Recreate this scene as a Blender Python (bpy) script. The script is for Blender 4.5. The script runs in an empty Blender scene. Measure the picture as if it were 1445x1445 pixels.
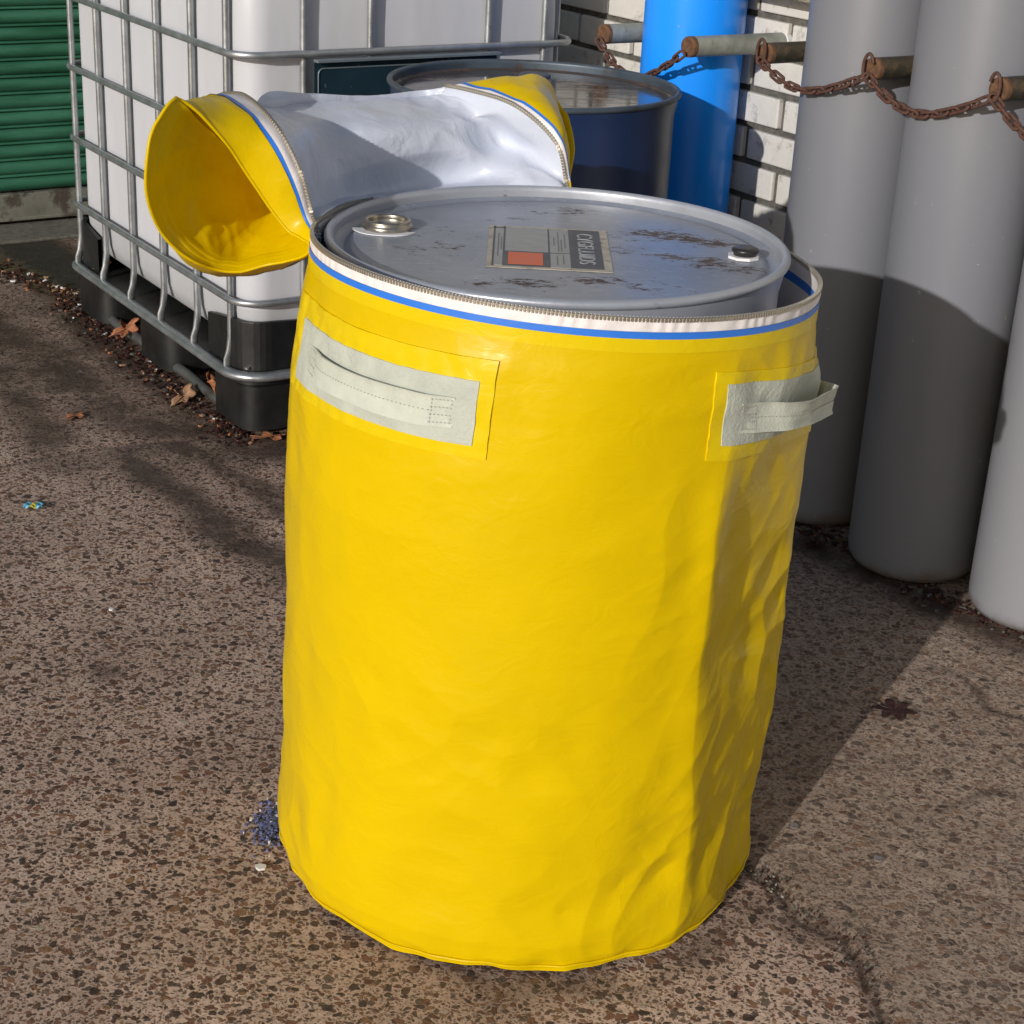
import bpy, math, random
import numpy as np
from mathutils import Vector, Matrix
R_ = math.radians
random.seed(7)
rng = np.random.default_rng(11)
scn = bpy.context.scene
# ------------------------------------------------------------------ camera
PITCH, ROLL, CAMH, FPX = R_(23.063), R_(2.98), 1.419, 2426.2
cF = Vector((0, math.cos(PITCH), -math.sin(PITCH)))
cR0 = Vector((1, 0, 0)); cU0 = Vector((0, math.sin(PITCH), math.cos(PITCH)))
cR = math.cos(ROLL)*cR0 + math.sin(ROLL)*cU0
cU = -math.sin(ROLL)*cR0 + math.cos(ROLL)*cU0
cd = bpy.data.cameras.new('camera'); cam = bpy.data.objects.new('camera', cd)
scn.collection.objects.link(cam); scn.camera = cam
cam.matrix_world = Matrix(((cR.x, cU.x, -cF.x, 0), (cR.y, cU.y, -cF.y, 0), (cR.z, cU.z, -cF.z, CAMH), (0, 0, 0, 1)))
cd.sensor_width = 36; cd.lens = FPX/1445*36; cd.clip_start = .05; cd.clip_end = 500
# ------------------------------------------------------------------ sky, sun, exposure
SUN_EL, SUN_AZ = R_(17.8), R_(208.3)          # azimuth clockwise from +Y
w = bpy.data.worlds.new('World'); scn.world = w; w.use_nodes = True
nt = w.node_tree; bg = nt.nodes['Background']
sky = nt.nodes.new('ShaderNodeTexSky'); sky.sky_type = 'NISHITA'; sky.sun_disc = False
sky.sun_elevation = SUN_EL; sky.sun_rotation = SUN_AZ; sky.air_density = 1.0; sky.dust_density = 1.5
nt.links.new(sky.outputs[0], bg.inputs[0]); bg.inputs[1].default_value = .085
sd = bpy.data.lights.new('sun', 'SUN'); so = bpy.data.objects.new('sun', sd); scn.collection.objects.link(so)
sd.energy = 3.5; sd.angle = R_(.55); sd.color = (1, .95, .885)
sdir = Vector((math.sin(SUN_AZ)*math.cos(SUN_EL), math.cos(SUN_AZ)*math.cos(SUN_EL), math.sin(SUN_EL)))
so.rotation_euler = sdir.to_track_quat('Z', 'Y').to_euler(); so.location = (-4, -6, 5)
vs = scn.view_settings; vs.view_transform = 'Standard'; vs.look = 'None'; vs.exposure = 0.0; vs.gamma = 1
# ------------------------------------------------------------------ helpers
def ray(x, y): return cF + cR*((x-722.5)/FPX) - cU*((y-722.5)/FPX)
def at(x, y, Y):
    d = ray(x, y); return np.array(Vector((0, 0, CAMH)) + d*(Y/d.y))
def gnd(x, y, z=0):
    d = ray(x, y); return np.array(Vector((0, 0, CAMH)) + d*((z-CAMH)/d.z))
YAW = .592
bV = Vector((math.cos(YAW), math.sin(YAW), 0)); aV = Vector((-math.sin(YAW), math.cos(YAW), 0))
def uv(u, v, z=0): return bV*u + aV*v + Vector((0, 0, z))

_p = rng.permutation(256); _p = np.concatenate([_p, _p, _p])
_g = rng.normal(size=(256, 3)); _g /= np.linalg.norm(_g, axis=1)[:, None]
def perlin(P):
    P = np.asarray(P, float); i = np.floor(P).astype(int); f = P-i; i &= 255
    u = f*f*f*(f*(f*6-15)+10)
    def g(dx, dy, dz):
        h = _p[_p[_p[i[..., 0]+dx]+i[..., 1]+dy]+i[..., 2]+dz] & 255
        return (_g[h]*(f-np.array([dx, dy, dz]))).sum(-1)
    def L(a, b, t): return a+(b-a)*t
    x00 = L(g(0,0,0), g(1,0,0), u[...,0]); x10 = L(g(0,1,0), g(1,1,0), u[...,0])
    x01 = L(g(0,0,1), g(1,0,1), u[...,0]); x11 = L(g(0,1,1), g(1,1,1), u[...,0])
    return L(L(x00, x10, u[...,1]), L(x01, x11, u[...,1]), u[...,2])
def fbm(P, o=4):
    s = 0; a = 1
    for k in range(o): s = s+a*perlin(P*(2**k)+k*7.3); a *= .5
    return s
def worley(a, b_):
    i = np.floor(a).astype(int); j = np.floor(b_).astype(int); best = np.full(a.shape, 9.); sec = best.copy()
    for di in (-1, 0, 1):
        for dj in (-1, 0, 1):
            h = _p[_p[(i+di) & 255]+((j+dj) & 255)]; px = i+di+.5+.5*_g[h][..., 0]; py = j+dj+.5+.5*_g[h][..., 1]
            d = np.hypot(a-px, b_-py); sec = np.where(d < best, best, np.minimum(sec, d)); best = np.minimum(best, d)
    return best, sec
def smooth01(x): x = np.clip(x, 0, 1); return x*x*(3-2*x)

class MB:
    def __init__(s): s.v = []; s.f = []; s.m = []; s.sm = []
    def add(s, v, f, mi=0, smooth=False):
        n = len(s.v); s.v += [tuple(map(float, q)) for q in v]
        s.f += [tuple(int(i)+n for i in q) for q in f]; s.m += ([mi]*len(f) if isinstance(mi, int) else list(mi)); s.sm += [smooth]*len(f)
    def box(s, c, d, rz=0, mi=0, M=None):
        hx, hy, hz = d[0]/2, d[1]/2, d[2]/2; ca, sa = math.cos(rz), math.sin(rz); v = []
        for X in (-hx, hx):
            for Y in (-hy, hy):
                for Z in (-hz, hz):
                    p = Vector((X*ca-Y*sa, X*sa+Y*ca, Z))
                    if M: p = M @ Vector((X, Y, Z))
                    v.append((c[0]+p[0], c[1]+p[1], c[2]+p[2]))
        s.add(v, [(0,1,3,2), (4,6,7,5), (0,4,5,1), (2,3,7,6), (0,2,6,4), (1,5,7,3)], mi)
    def prism(s, poly, z0, z1, mi=0, smooth=False):
        n = len(poly); v = [(p[0], p[1], z0) for p in poly]+[(p[0], p[1], z1) for p in poly]
        s.add(v, [tuple(range(n-1, -1, -1)), tuple(range(n, 2*n))], mi, False)
        s.add(v, [(i, (i+1) % n, n+(i+1) % n, n+i) for i in range(n)], mi, smooth)
    def tube(s, path, r, seg=10, closed=False, mi=0, flat=None):
        P = [Vector(p) for p in path]; n = len(P); rs = r if hasattr(r, '__len__') else [r]*n
        v = []; up = None
        for i, p in enumerate(P):
            if closed: t = P[(i+1) % n]-P[i-1]
            else: t = P[min(i+1, n-1)]-P[max(i-1, 0)]
            t.normalize()
            if up is None:
                up = Vector((0, 0, 1)) if abs(t.z) < .9 else Vector((1, 0, 0))
            a = (up-t*up.dot(t)).normalized(); b2 = t.cross(a); up = a
            for k in range(seg):
                q = 2*math.pi*k/seg; fa = flat[i] if flat else (1, 1)
                v.append(p+a*math.cos(q)*rs[i]*fa[0]+b2*math.sin(q)*rs[i]*fa[1])
        f = []
        for i in range(n if closed else n-1):
            j = (i+1) % n
            for k in range(seg):
                f.append((i*seg+k, i*seg+(k+1) % seg, j*seg+(k+1) % seg, j*seg+k))
        s.add(v, f, mi, True)
        if not closed:
            s.add(v[:seg], [tuple(range(seg-1, -1, -1))], mi); s.add(v[-seg:], [tuple(range(seg))], mi)
    def lathe(s, prof, c=(0, 0, 0), seg=96, mi=0, smooth=True, cap=False):
        v = []; n = len(prof)
        for i in range(seg):
            t = 2*math.pi*i/seg
            for r, z in prof: v.append((c[0]+r*math.cos(t), c[1]+r*math.sin(t), c[2]+z))
        f = []
        for i in range(seg):
            j = (i+1) % seg
            for k in range(n-1): f.append((i*n+k, j*n+k, j*n+k+1, i*n+k+1))
        s.add(v, f, mi, smooth)
    def grid(s, P, closed_u=False, mi=0, flip=False, smooth=True):
        P = np.asarray(P); nu, nv = P.shape[:2]
        f = []
        mm = []
        for i in range(nu if closed_u else nu-1):
            j = (i+1) % nu
            for k in range(nv-1):
                q = (i*nv+k, j*nv+k, j*nv+k+1, i*nv+k+1)
                f.append(q[::-1] if flip else q)
                if callable(mi): mm.append(mi(i, k))
        s.add(P.reshape(-1, 3), f, mm if callable(mi) else mi, smooth)
    def obj(s, name, mats, parent=None, bevel=None, auto=None):
        me = bpy.data.meshes.new(name); me.from_pydata(s.v, [], s.f)
        mats = mats if isinstance(mats, (list, tuple)) else [mats]
        for m in mats: me.materials.append(m)
        me.polygons.foreach_set('material_index', s.m); me.polygons.foreach_set('use_smooth', s.sm)
        me.update()
        o = bpy.data.objects.new(name, me); scn.collection.objects.link(o)
        if parent: o.parent = parent
        if bevel:
            b = o.modifiers.new('bevel', 'BEVEL'); b.width = bevel; b.segments = 3; b.limit_method = 'ANGLE'; b.angle_limit = R_(40)
        return o
def empty(name, loc=(0, 0, 0), rz=0):
    o = bpy.data.objects.new(name, None); scn.collection.objects.link(o); o.location = loc; o.rotation_euler = (0, 0, rz)
    o.empty_display_size = .1; return o
def tag(o, label=None, cat=None, group=None, kind=None):
    if label: o['label'] = label
    if cat: o['category'] = cat
    if group: o['group'] = group
    if kind: o['kind'] = kind
    return o
def rrect(x0, x1, y0, y1, r, n=8):
    p = []
    for cx, cy, a0 in ((x1-r, y0+r, -90), (x1-r, y1-r, 0), (x0+r, y1-r, 90), (x0+r, y0+r, 180)):
        for k in range(n+1):
            t = R_(a0+90*k/n); p.append((cx+r*math.cos(t), cy+r*math.sin(t)))
    return p
# ------------------------------------------------------------------ materials
class N:
    def __init__(s, name):
        s.m = bpy.data.materials.new(name); s.m.use_nodes = True; s.t = s.m.node_tree; s.b = s.t.nodes['Principled BSDF']
        s.geo = s.t.nodes.new('ShaderNodeTexCoord')
    def n(s, typ, **k):
        o = s.t.nodes.new(typ)
        for a, b in k.items(): setattr(o, a, b)
        return o
    def l(s, a, b): s.t.links.new(a, b)
    def map(s, scale=(1, 1, 1), rot=(0, 0, 0), src=None):
        m = s.n('ShaderNodeMapping'); m.inputs['Scale'].default_value = scale; m.inputs['Rotation'].default_value = rot
        s.l(src or s.geo.outputs['Object'], m.inputs[0]); return m.outputs[0]
    def noise(s, scale, detail=4, rough=.55, vec=None, dist=0):
        o = s.n('ShaderNodeTexNoise'); o.inputs['Scale'].default_value = scale; o.inputs['Detail'].default_value = detail
        o.inputs['Roughness'].default_value = rough; o.inputs['Distortion'].default_value = dist
        s.l(vec or s.geo.outputs['Object'], o.inputs['Vector']); return o.outputs['Fac']
    def ramp(s, fac, stops, interp='LINEAR'):
        o = s.n('ShaderNodeValToRGB'); o.color_ramp.interpolation = interp; e = o.color_ramp.elements
        while len(e) < len(stops): e.new(.5)
        for i, (p, c) in enumerate(stops):
            e[i].position = p; e[i].color = (c, c, c, 1) if not hasattr(c, '__len__') else (*c, 1)
        s.l(fac, o.inputs[0]); return o.outputs[0]
    def mix(s, fac, a, b, mode='MIX'):
        o = s.n('ShaderNodeMix', data_type='RGBA', blend_type=mode)
        for v, i in ((fac, 0), (a, 6), (b, 7)):
            if hasattr(v, 'node'): s.l(v, o.inputs[i])
            elif i == 0: o.inputs[0].default_value = v
            else: o.inputs[i].default_value = (*v, 1)
        return o.outputs[2]
    def math(s, op, a, b=0, clamp=False):
        o = s.n('ShaderNodeMath', operation=op); o.use_clamp = clamp
        for v, i in ((a, 0), (b, 1)):
            if hasattr(v, 'node'): s.l(v, o.inputs[i])
            else: o.inputs[i].default_value = v
        return o.outputs[0]
    def attr(s, name):
        o = s.n('ShaderNodeAttribute'); o.attribute_name = name; return o.outputs['Fac']
    def set(s, color=None, rough=None, metal=None, spec=None, coat=None, bump=None, bs=.3, bd=.01, sss=None):
        def st(i, v):
            if v is None: return
            if hasattr(v, 'node'): s.l(v, s.b.inputs[i])
            else: s.b.inputs[i].default_value = (*v, 1) if hasattr(v, '__len__') else v
        st('Base Color', color); st('Roughness', rough); st('Metallic', metal); st('Specular IOR Level', spec); st('Coat Weight', coat)
        if bump is not None:
            b = s.n('ShaderNodeBump'); b.inputs['Strength'].default_value = bs; b.inputs['Distance'].default_value = bd
            s.l(bump, b.inputs['Height']); s.l(b.outputs[0], s.b.inputs['Normal'])
        return s.m
def simple(name, col, rough=.5, metal=0, var=.12, nscale=12, bs=.1, bd=.003, spec=.5, dirt=None, dirtcol=(.05, .035, .025), dscale=5):
    n = N(name); a = n.noise(nscale, 5)
    c = n.mix(n.ramp(a, [(.3, 0.), (.7, 1.)]), tuple(x*(1-var) for x in col), tuple(min(1, x*(1+var)) for x in col))
    if dirt:
        d = n.ramp(n.noise(dscale, 8, .7), [(dirt, 0.), (dirt+.1, 1.)]); c = n.mix(d, c, dirtcol)
    return n.set(c, n.ramp(a, [(.3, max(0, rough-.07)), (.7, min(1, rough+.07))]), metal, spec, bump=n.noise(nscale*8, 4), bs=bs, bd=bd)

def m_yellow(name, col=(.61, .424, .0), rough=.31):
    n = N(name); a = n.noise(6, 5)
    c = n.mix(n.ramp(a, [(.3, 0.), (.7, 1.)]), tuple(x*.96 for x in col), tuple(min(1, x*1.03) for x in col))
    big = n.noise(16, 3, .5, n.map((1, 1, 1.6), (.5, .3, 0)), 1.2)
    fine = n.noise(70, 4, .6, n.map((1, 1, 2.2)), .6)
    v = n.n('ShaderNodeTexVoronoi', feature='DISTANCE_TO_EDGE'); v.inputs['Scale'].default_value = 13
    dn = n.n('ShaderNodeTexNoise'); dn.inputs['Scale'].default_value = 5; dn.inputs['Detail'].default_value = 4; n.l(n.geo.outputs['Object'], dn.inputs['Vector'])
    vm = n.n('ShaderNodeVectorMath', operation='MULTIPLY_ADD'); n.l(dn.outputs['Color'], vm.inputs[0]); vm.inputs[1].default_value = (.35, .35, .35); n.l(n.geo.outputs['Object'], vm.inputs[2]); n.l(vm.outputs[0], v.inputs['Vector'])
    cr = n.ramp(v.outputs['Distance'], [(0., 0.), (.06, 1.)])
    gate = n.ramp(n.noise(3.3, 3), [(.50, 0.), (.62, 1.)])
    cr = n.math('MULTIPLY', n.math('SUBTRACT', 1., cr), gate)
    h = n.math('ADD', n.math('MULTIPLY', big, .55), n.math('ADD', n.math('MULTIPLY', fine, .05), n.math('MULTIPLY', cr, .05)))
    return n.set(c, n.ramp(fine, [(.3, rough-.05), (.7, rough+.1)]), 0, .18, bump=h, bs=.36, bd=.007)
M = {}
M['yellow'] = m_yellow('yellow_pvc'); M['yellow_tape'] = m_yellow('yellow_weld_tape', (.65, .478, .004), .28)
def m_white(name, col):
    n = N(name); a = n.noise(7, 5); c = n.mix(n.ramp(a, [(.3, 0.), (.7, 1.)]), tuple(x*.95 for x in col), col)
    h = n.math('ADD', n.noise(14, 4, .55, None, 1.5), n.math('MULTIPLY', n.noise(80, 3), .12))
    return n.set(c, .3, 0, .5, bump=h, bs=.5, bd=.007)
M['white'] = m_white('white_pvc_lining', (.54, .58, .68))
M['white_tape'] = simple('white_zip_tape', (.74, .70, .70), .6, bs=.2, nscale=30, var=.06)
M['blue_tape'] = simple('blue_stripe', (.025, .17, .66), .45, var=.05)
M['strap'] = simple('grey_green_webbing', (.49, .515, .445), .8, var=.07, nscale=40, bs=.5, bd=.002)
M['patch'] = simple('grey_green_patch', (.43, .455, .395), .75, var=.10, nscale=25, bs=.5, bd=.003)
M['thread'] = simple('stitch_thread', (.34, .34, .30), .8)
def m_zip():
    n = N('zip_metal'); return n.set((.42, .39, .33), .35, .75, .5, bump=n.noise(300, 2), bs=.3, bd=.001)
M['zip'] = m_zip(); M['zip_gap'] = simple('zip_cord', (.45, .40, .34), .7)
def m_lid():
    n = N('grey_blue_painted_steel')
    fine = n.noise(30, 8, .75, n.map((1, 2.0, 1), (0, 0, .25)), .8); k = n.attr('rust')
    f2_ = n.noise(75, 8, .8, n.map((1, 2.6, 1), (0, 0, .2)), .6)
    ff = n.math('ADD', n.math('MULTIPLY', fine, .55), n.math('MULTIPLY', f2_, .45))
    rust = n.ramp(n.math('ADD', ff, n.math('MULTIPLY', k, .135)), [(.592, 0.), (.625, 1.)])
    scr = n.ramp(n.noise(5, 6, .6, n.map((1, 1, 1))), [(.35, 0.), (.65, 1.)])
    base = n.mix(scr, (.155, .175, .22), (.225, .25, .305))
    rc = n.mix(n.noise(60, 3), (.035, .025, .02), (.12, .075, .05))
    dust = n.ramp(n.noise(55, 8, .78, n.map((1, 2.2, 1))), [(.54, 0.), (.66, .6)])
    c = n.mix(dust, base, (.36, .37, .40)); c = n.mix(rust, c, rc)
    r = n.math('ADD', n.math('MULTIPLY', n.noise(7, 5), .22), n.math('MULTIPLY', rust, .4)); r = n.math('ADD', r, .21)
    h = n.math('SUBTRACT', n.noise(9, 3), n.math('MULTIPLY', rust, .15))
    return n.set(c, r, .08, .5, bump=h, bs=.14, bd=.004)
M['lid'] = m_lid()
M['steel_paint'] = simple('drum_steel_rim', (.36, .38, .43), .38, .3, var=.1, dirt=.63, dirtcol=(.13, .07, .04), dscale=30)
M['brushed'] = simple('worn_bare_steel', (.34, .31, .26), .32, .85, var=.2, nscale=60, dirt=.62, dirtcol=(.05, .04, .03), dscale=50)
M['black'] = simple('black_plastic', (.018, .018, .018), .35, var=.2)
M['gasket'] = simple('white_gasket', (.66, .66, .68), .5)
M['navy'] = simple('navy_drum_paint', (.005, .018, .065), .34, .0, var=.25, nscale=4, bs=.05)
def m_navylid():
    n = N('wet_drum_lid'); k = n.ramp(n.noise(9, 6, .7, n.map((1, 2.5, 1))), [(.5, 0.), (.62, 1.)])
    return n.set(n.mix(k, (.055, .045, .042), (.10, .055, .035)), n.math('ADD', n.math('MULTIPLY', k, .2), .09), 0, .7, bump=n.noise(14, 3, .5, n.map((1, 3, 1))), bs=.10, bd=.004)
M['navylid'] = m_navylid()
M['rimrust'] = simple('rusty_blue_rim', (.055, .075, .10), .45, .3, var=.3, dirt=.56, dirtcol=(.06, .04, .03), dscale=22)
M['galv'] = simple('galvanised_tube', (.34, .36, .38), .38, .75, var=.18, nscale=25, dirt=.68, dirtcol=(.15, .14, .13), dscale=18)
def m_bottle():
    n = N('milky_polyethylene'); a = n.noise(3, 4)
    st = n.ramp(n.noise(2.2, 5, .6, n.map((3, 3, .35))), [(.45, 0.), (.75, .22)])
    c = n.mix(a, (.46, .475, .52), (.53, .54, .585)); c = n.mix(st, c, (.40, .38, .36))
    gz = n.n('ShaderNodeSeparateXYZ'); n.l(n.geo.outputs['Object'], gz.inputs[0])
    lq_ = n.ramp(gz.outputs['Z'], [(.286, .5), (.290, 0.)]); c = n.mix(lq_, c, (.30, .315, .33))
    n.b.inputs['Subsurface Weight'].default_value = .15; n.b.inputs['Subsurface Radius'].default_value = (.03, .03, .03); n.b.inputs['Subsurface Scale'].default_value = .5
    return n.set(c, .42, 0, .4, bump=n.noise(5, 3, .5, n.map((1, 1, .4))), bs=.35, bd=.02)
M['bottle'] = m_bottle()
M['plate'] = simple('dark_blue_label_plate', (.012, .030, .045), .3, .2, var=.3, nscale=8, dirt=.66, dirtcol=(.25, .27, .28), dscale=60)
M['plate_edge'] = simple('plate_edge', (.16, .20, .23), .4, .4)
M['blackpal'] = simple('black_pallet_plastic', (.009, .0095, .010), .42, var=.3, nscale=18, dirt=.70, dirtcol=(.12, .11, .10), dscale=50)
M['skid'] = simple('dark_steel_skid', (.10, .105, .105), .55, .5, var=.3, dirt=.55)
def m_cyl(name, col, r=.42):
    n = N(name); a = n.noise(2.5, 5, .6, n.map((1, 1, .4)))
    c = n.mix(a, tuple(x*.93 for x in col), tuple(x*1.05 for x in col))
    sp = n.ramp(n.noise(26, 7, .8), [(.655, 0.), (.675, .8)]); c = n.mix(sp, c, (.42, .38, .36))
    gz = n.n('ShaderNodeSeparateXYZ'); n.l(n.geo.outputs['Object'], gz.inputs[0])
    d = n.math('MULTIPLY', n.ramp(gz.outputs['Z'], [(0., 1.), (.10, 0.)]), n.noise(25, 5)); d = n.ramp(d, [(.3, 0.), (.55, .8)]); c = n.mix(d, c, (.13, .10, .08))
    sc = n.ramp(n.noise(6, 3, .5, n.map((1, 1, .15), (0, .3, 0))), [(.62, 0.), (.72, .12)]); c = n.mix(sc, c, (.40, .40, .42))
    return n.set(c, r, 0, .4, bump=n.noise(40, 4), bs=.08, bd=.003)
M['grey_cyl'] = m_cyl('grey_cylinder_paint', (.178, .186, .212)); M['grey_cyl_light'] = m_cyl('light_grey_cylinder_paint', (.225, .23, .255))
M['blue_cyl'] = m_cyl('bright_blue_cylinder_paint', (.012, .27, .98), .26)
M['rust'] = simple('rusted_iron', (.10, .048, .035), .75, .3, var=.45, nscale=90, bs=.5, bd=.002)
M['rust_end'] = simple('orange_rust', (.12, .06, .03), .85, 0, var=.4, nscale=120, bs=.5)
M['pipe_grey'] = simple('weathered_galvanised_pipe', (.30, .32, .29), .55, .35, var=.25, nscale=35, dirt=.6, dirtcol=(.2, .2, .13), dscale=30)
M['pipe_dark'] = simple('old_dark_pipe', (.055, .05, .038), .55, .3, var=.4, nscale=40, dirt=.52, dirtcol=(.12, .085, .05), dscale=35, bs=.4)
def m_brick():
    n = N('white_painted_brick'); a = n.noise(9, 6, .65)
    c = n.mix(a, (.48, .47, .44), (.68, .66, .63))
    d = n.ramp(n.noise(24, 8, .75), [(.56, 0.), (.70, .75)]); c = n.mix(d, c, (.17, .16, .13))
    rs = n.ramp(n.noise(5, 5, .6, n.map((1, 1, .8))), [(.70, 0.), (.78, .7)]); c = n.mix(rs, c, (.28, .13, .06))
    return n.set(c, .75, 0, .3, bump=n.noise(55, 6, .65), bs=.5, bd=.004)
M['brick'] = m_brick(); M['mortar'] = simple('dirty_mortar', (.12, .115, .10), .95, 0, var=.4, nscale=60, bs=.8, bd=.006)
M['moss_stone'] = simple('mossy_concrete', (.27, .25, .19), .9, 0, var=.35, nscale=25, bs=.8, bd=.008, dirt=.54, dirtcol=(.06, .065, .02), dscale=14)
def m_green():
    n = N('green_enamel'); a = n.noise(3, 6, .65, n.map((.7, .7, 5)))
    c = n.mix(n.ramp(a, [(.3, 0.), (.7, 1.)]), (.006, .062, .030), (.045, .17, .11))
    d = n.ramp(n.noise(60, 6, .7), [(.62, 0.), (.75, .4)]); c = n.mix(d, c, (.07, .08, .06))
    return n.set(c, .5, 0, .4, bump=n.noise(90, 3), bs=.1, bd=.002)
M['green'] = m_green(); M['rail'] = simple('grimy_galvanised_rail', (.20, .20, .17), .6, .3, var=.3, dirt=.5, dirtcol=(.07, .06, .05), dscale=12)
M['render'] = simple('grey_render', (.30, .28, .25), .9, var=.2, nscale=6, bs=.5)
M['sticker'] = simple('aged_aluminium_label', (.31, .31, .30), .5, .15, var=.15, nscale=50, dirt=.62, dirtcol=(.10, .09, .08), dscale=40)
M['sticker_edge'] = simple('worn_label_edge', (.42, .38, .31), .6, 0, var=.2, nscale=50, dirt=.56, dirtcol=(.12, .08, .05), dscale=60)
M['ink'] = simple('label_dark_ink', (.055, .058, .068), .5, var=.2, nscale=40); M['orange'] = simple('orange_label_square', (.62, .12, .035), .5, var=.1, nscale=60)
M['ink_light'] = simple('label_pale_print', (.30, .31, .33), .5, var=.15, nscale=80); M['ink_mid'] = simple('label_small_print', (.17, .17, .18), .6)
M['leaf'] = simple('orange_brown_leaf', (.26, .10, .045), .7, var=.35, nscale=60); M['leaf_dark'] = simple('dark_wet_leaf', (.035, .012, .010), .5, var=.3, nscale=60)
M['leaf_tan'] = simple('tan_leaf', (.30, .17, .10), .75, var=.3, nscale=60)

def m_ground():
    n = N('exposed_aggregate_concrete'); P = n.geo.outputs['Object']
    dn = n.n('ShaderNodeTexNoise'); dn.inputs['Scale'].default_value = 60; dn.inputs['Detail'].default_value = 3; n.l(P, dn.inputs['Vector'])
    vm = n.n('ShaderNodeVectorMath', operation='MULTIPLY_ADD'); n.l(dn.outputs['Color'], vm.inputs[0]); vm.inputs[1].default_value = (.016, .016, .016); n.l(P, vm.inputs[2])
    W = vm.outputs[0]
    grey = n.attr('grey'); stain = n.attr('stain'); moss = n.attr('moss'); wet = n.attr('wet')
    mtx = n.mix(n.ramp(n.noise(3.2, 6, .6), [(.35, 0.), (.65, 1.)]), (.50, .365, .30), (.66, .50, .41))
    mtx = n.mix(n.ramp(n.noise(190, 4, .7), [(.35, .55), (.6, 0.)]), mtx, (.155, .105, .08))
    mtx = n.mix(n.math('MULTIPLY', grey, .62), mtx, n.mix(n.ramp(n.noise(34, 9, .85), [(.36, 0.), (.64, 1.)]), (.085, .068, .050), (.44, .36, .28)))
    col = mtx; H = n.math('MULTIPLY', n.noise(240, 4), .12)
    for sc, keep, thr, amt in ((230, .12, .40, .75), (120, .14, .41, .85), (68, .35, .40, .92), (44, .80, .36, .95)):
        v = n.n('ShaderNodeTexVoronoi', feature='F1', distance='EUCLIDEAN'); v.inputs['Scale'].default_value = sc; v.inputs['Randomness'].default_value = 1
        n.l(W, v.inputs['Vector'])
        s = n.n('ShaderNodeSeparateColor'); n.l(v.outputs['Color'], s.inputs[0])
        rad = n.math('ADD', n.math('MULTIPLY', s.outputs[1], .26), thr-.12)
        inside = n.ramp(n.math('SUBTRACT', rad, v.outputs['Distance']), [(0., 0.), (.06, 1.)])
        on = n.math('GREATER_THAN', s.outputs[2], keep)
        m = n.math('MULTIPLY', inside, on)
        pc = n.ramp(s.outputs[0], [(0., (.026, .018, .015)), (.15, (.105, .044, .027)), (.30, (.20, .085, .046)), (.42, (.065, .038, .028)), (.56, (.29, .155, .075)), (.66, (.13, .10, .078)), (.77, (.22, .10, .06)), (.87, (.032, .027, .024)), (.965, (.55, .46, .37))], 'CONSTANT')
        pc = n.mix(n.noise(400, 2), pc, n.mix(.5, pc, (.02, .015, .012)))
        a = n.math('MULTIPLY', m, n.math('SUBTRACT', amt, n.math('MULTIPLY', grey, .22)))
        col = n.mix(a, col, pc); H = n.math('ADD', H, n.math('MULTIPLY', m, .25 if sc > 60 else .4))
    big = n.ramp(n.noise(2.1, 8, .68), [(.38, 0.), (.70, .38)]); col = n.mix(big, col, (.12, .082, .062))
    sn = n.math('MULTIPLY', stain, n.ramp(n.noise(8, 9, .72), [(.3, .45), (.55, 1.15)])); sn = n.math('MINIMUM', sn, .93)
    col = n.mix(sn, col, n.mix(n.noise(14, 5), (.028, .017, .012), (.075, .048, .036)))
    mo = n.math('MULTIPLY', moss, n.ramp(n.noise(12, 6), [(.3, .3), (.6, 1.)])); col = n.mix(mo, col, (.075, .065, .018))
    wt = n.math('MULTIPLY', wet, .9); col = n.mix(wt, col, (.018, .019, .014))
    glint = n.ramp(n.noise(420, 2, .5), [(.79, 0.), (.82, 1.)]); col = n.mix(glint, col, (.62, .60, .58))  # bright glints painted into the ground colour as sparse pale flecks
    rg = n.ramp(n.math('MULTIPLY', stain, n.noise(14, 5)), [(.25, .78), (.6, .42)])
    H = n.math('ADD', H, n.math('MULTIPLY', n.noise(28, 6, .7), n.math('ADD', .25, n.math('MULTIPLY', grey, .7))))
    return n.set(col, rg, 0, .35, bump=H, bs=.75, bd=.006)
M['ground'] = m_ground()

# ------------------------------------------------------------------ ground sheet (finer where the camera looks)
def axis(segs):
    out = []
    for a, b_, st in segs: out += list(np.arange(a, b_, st))
    out.append(segs[-1][1]); return np.array(out)
gx = axis([(-80, -10, 10), (-10, -2.2, .6), (-2.2, -1.3, .03), (-1.3, 1.15, .009), (1.15, 1.8, .05), (1.8, 10, .6), (10, 80, 10)])
gy = axis([(-80, -10, 10), (-10, 1.4, .6), (1.4, 3.9, .009), (3.9, 6, .02), (6, 12, .6), (12, 90, 10)])
X, Y = np.meshgrid(gx, gy, indexing='ij'); P2 = np.stack([X, Y], -1)
def dline(pts):
    d = np.full(X.shape, 9e9)
    for (x0, y0), (x1, y1) in zip(pts[:-1], pts[1:]):
        a = np.array([x0, y0]); e = np.array([x1-x0, y1-y0]); t = np.clip(((P2-a)@e)/(e@e), 0, 1)
        d = np.minimum(d, np.linalg.norm(P2-a-t[..., None]*e, axis=-1))
    return d
Q = np.stack([X, Y, 0*X], -1)
wob = perlin(Q*9)*.018+perlin(Q*28)*.007+perlin(Q*75)*.004
nz = fbm(Q*2.2, 4)
joint = dline([(-3.2, 1.9), (-1.112, 3.442), (-.945, 3.574), (-.77, 3.653), (-.541, 3.743), (.2, 4.1), (1.6, 5.0)])+np.abs(wob)*.5
crackA = [(.20, 2.35), (.365, 2.081), (.396, 2.044), (.421, 1.972), (.478, 1.929), (.49, 1.855), (.504, 1.751), (.52, 1.5), (.53, .6)]
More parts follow.
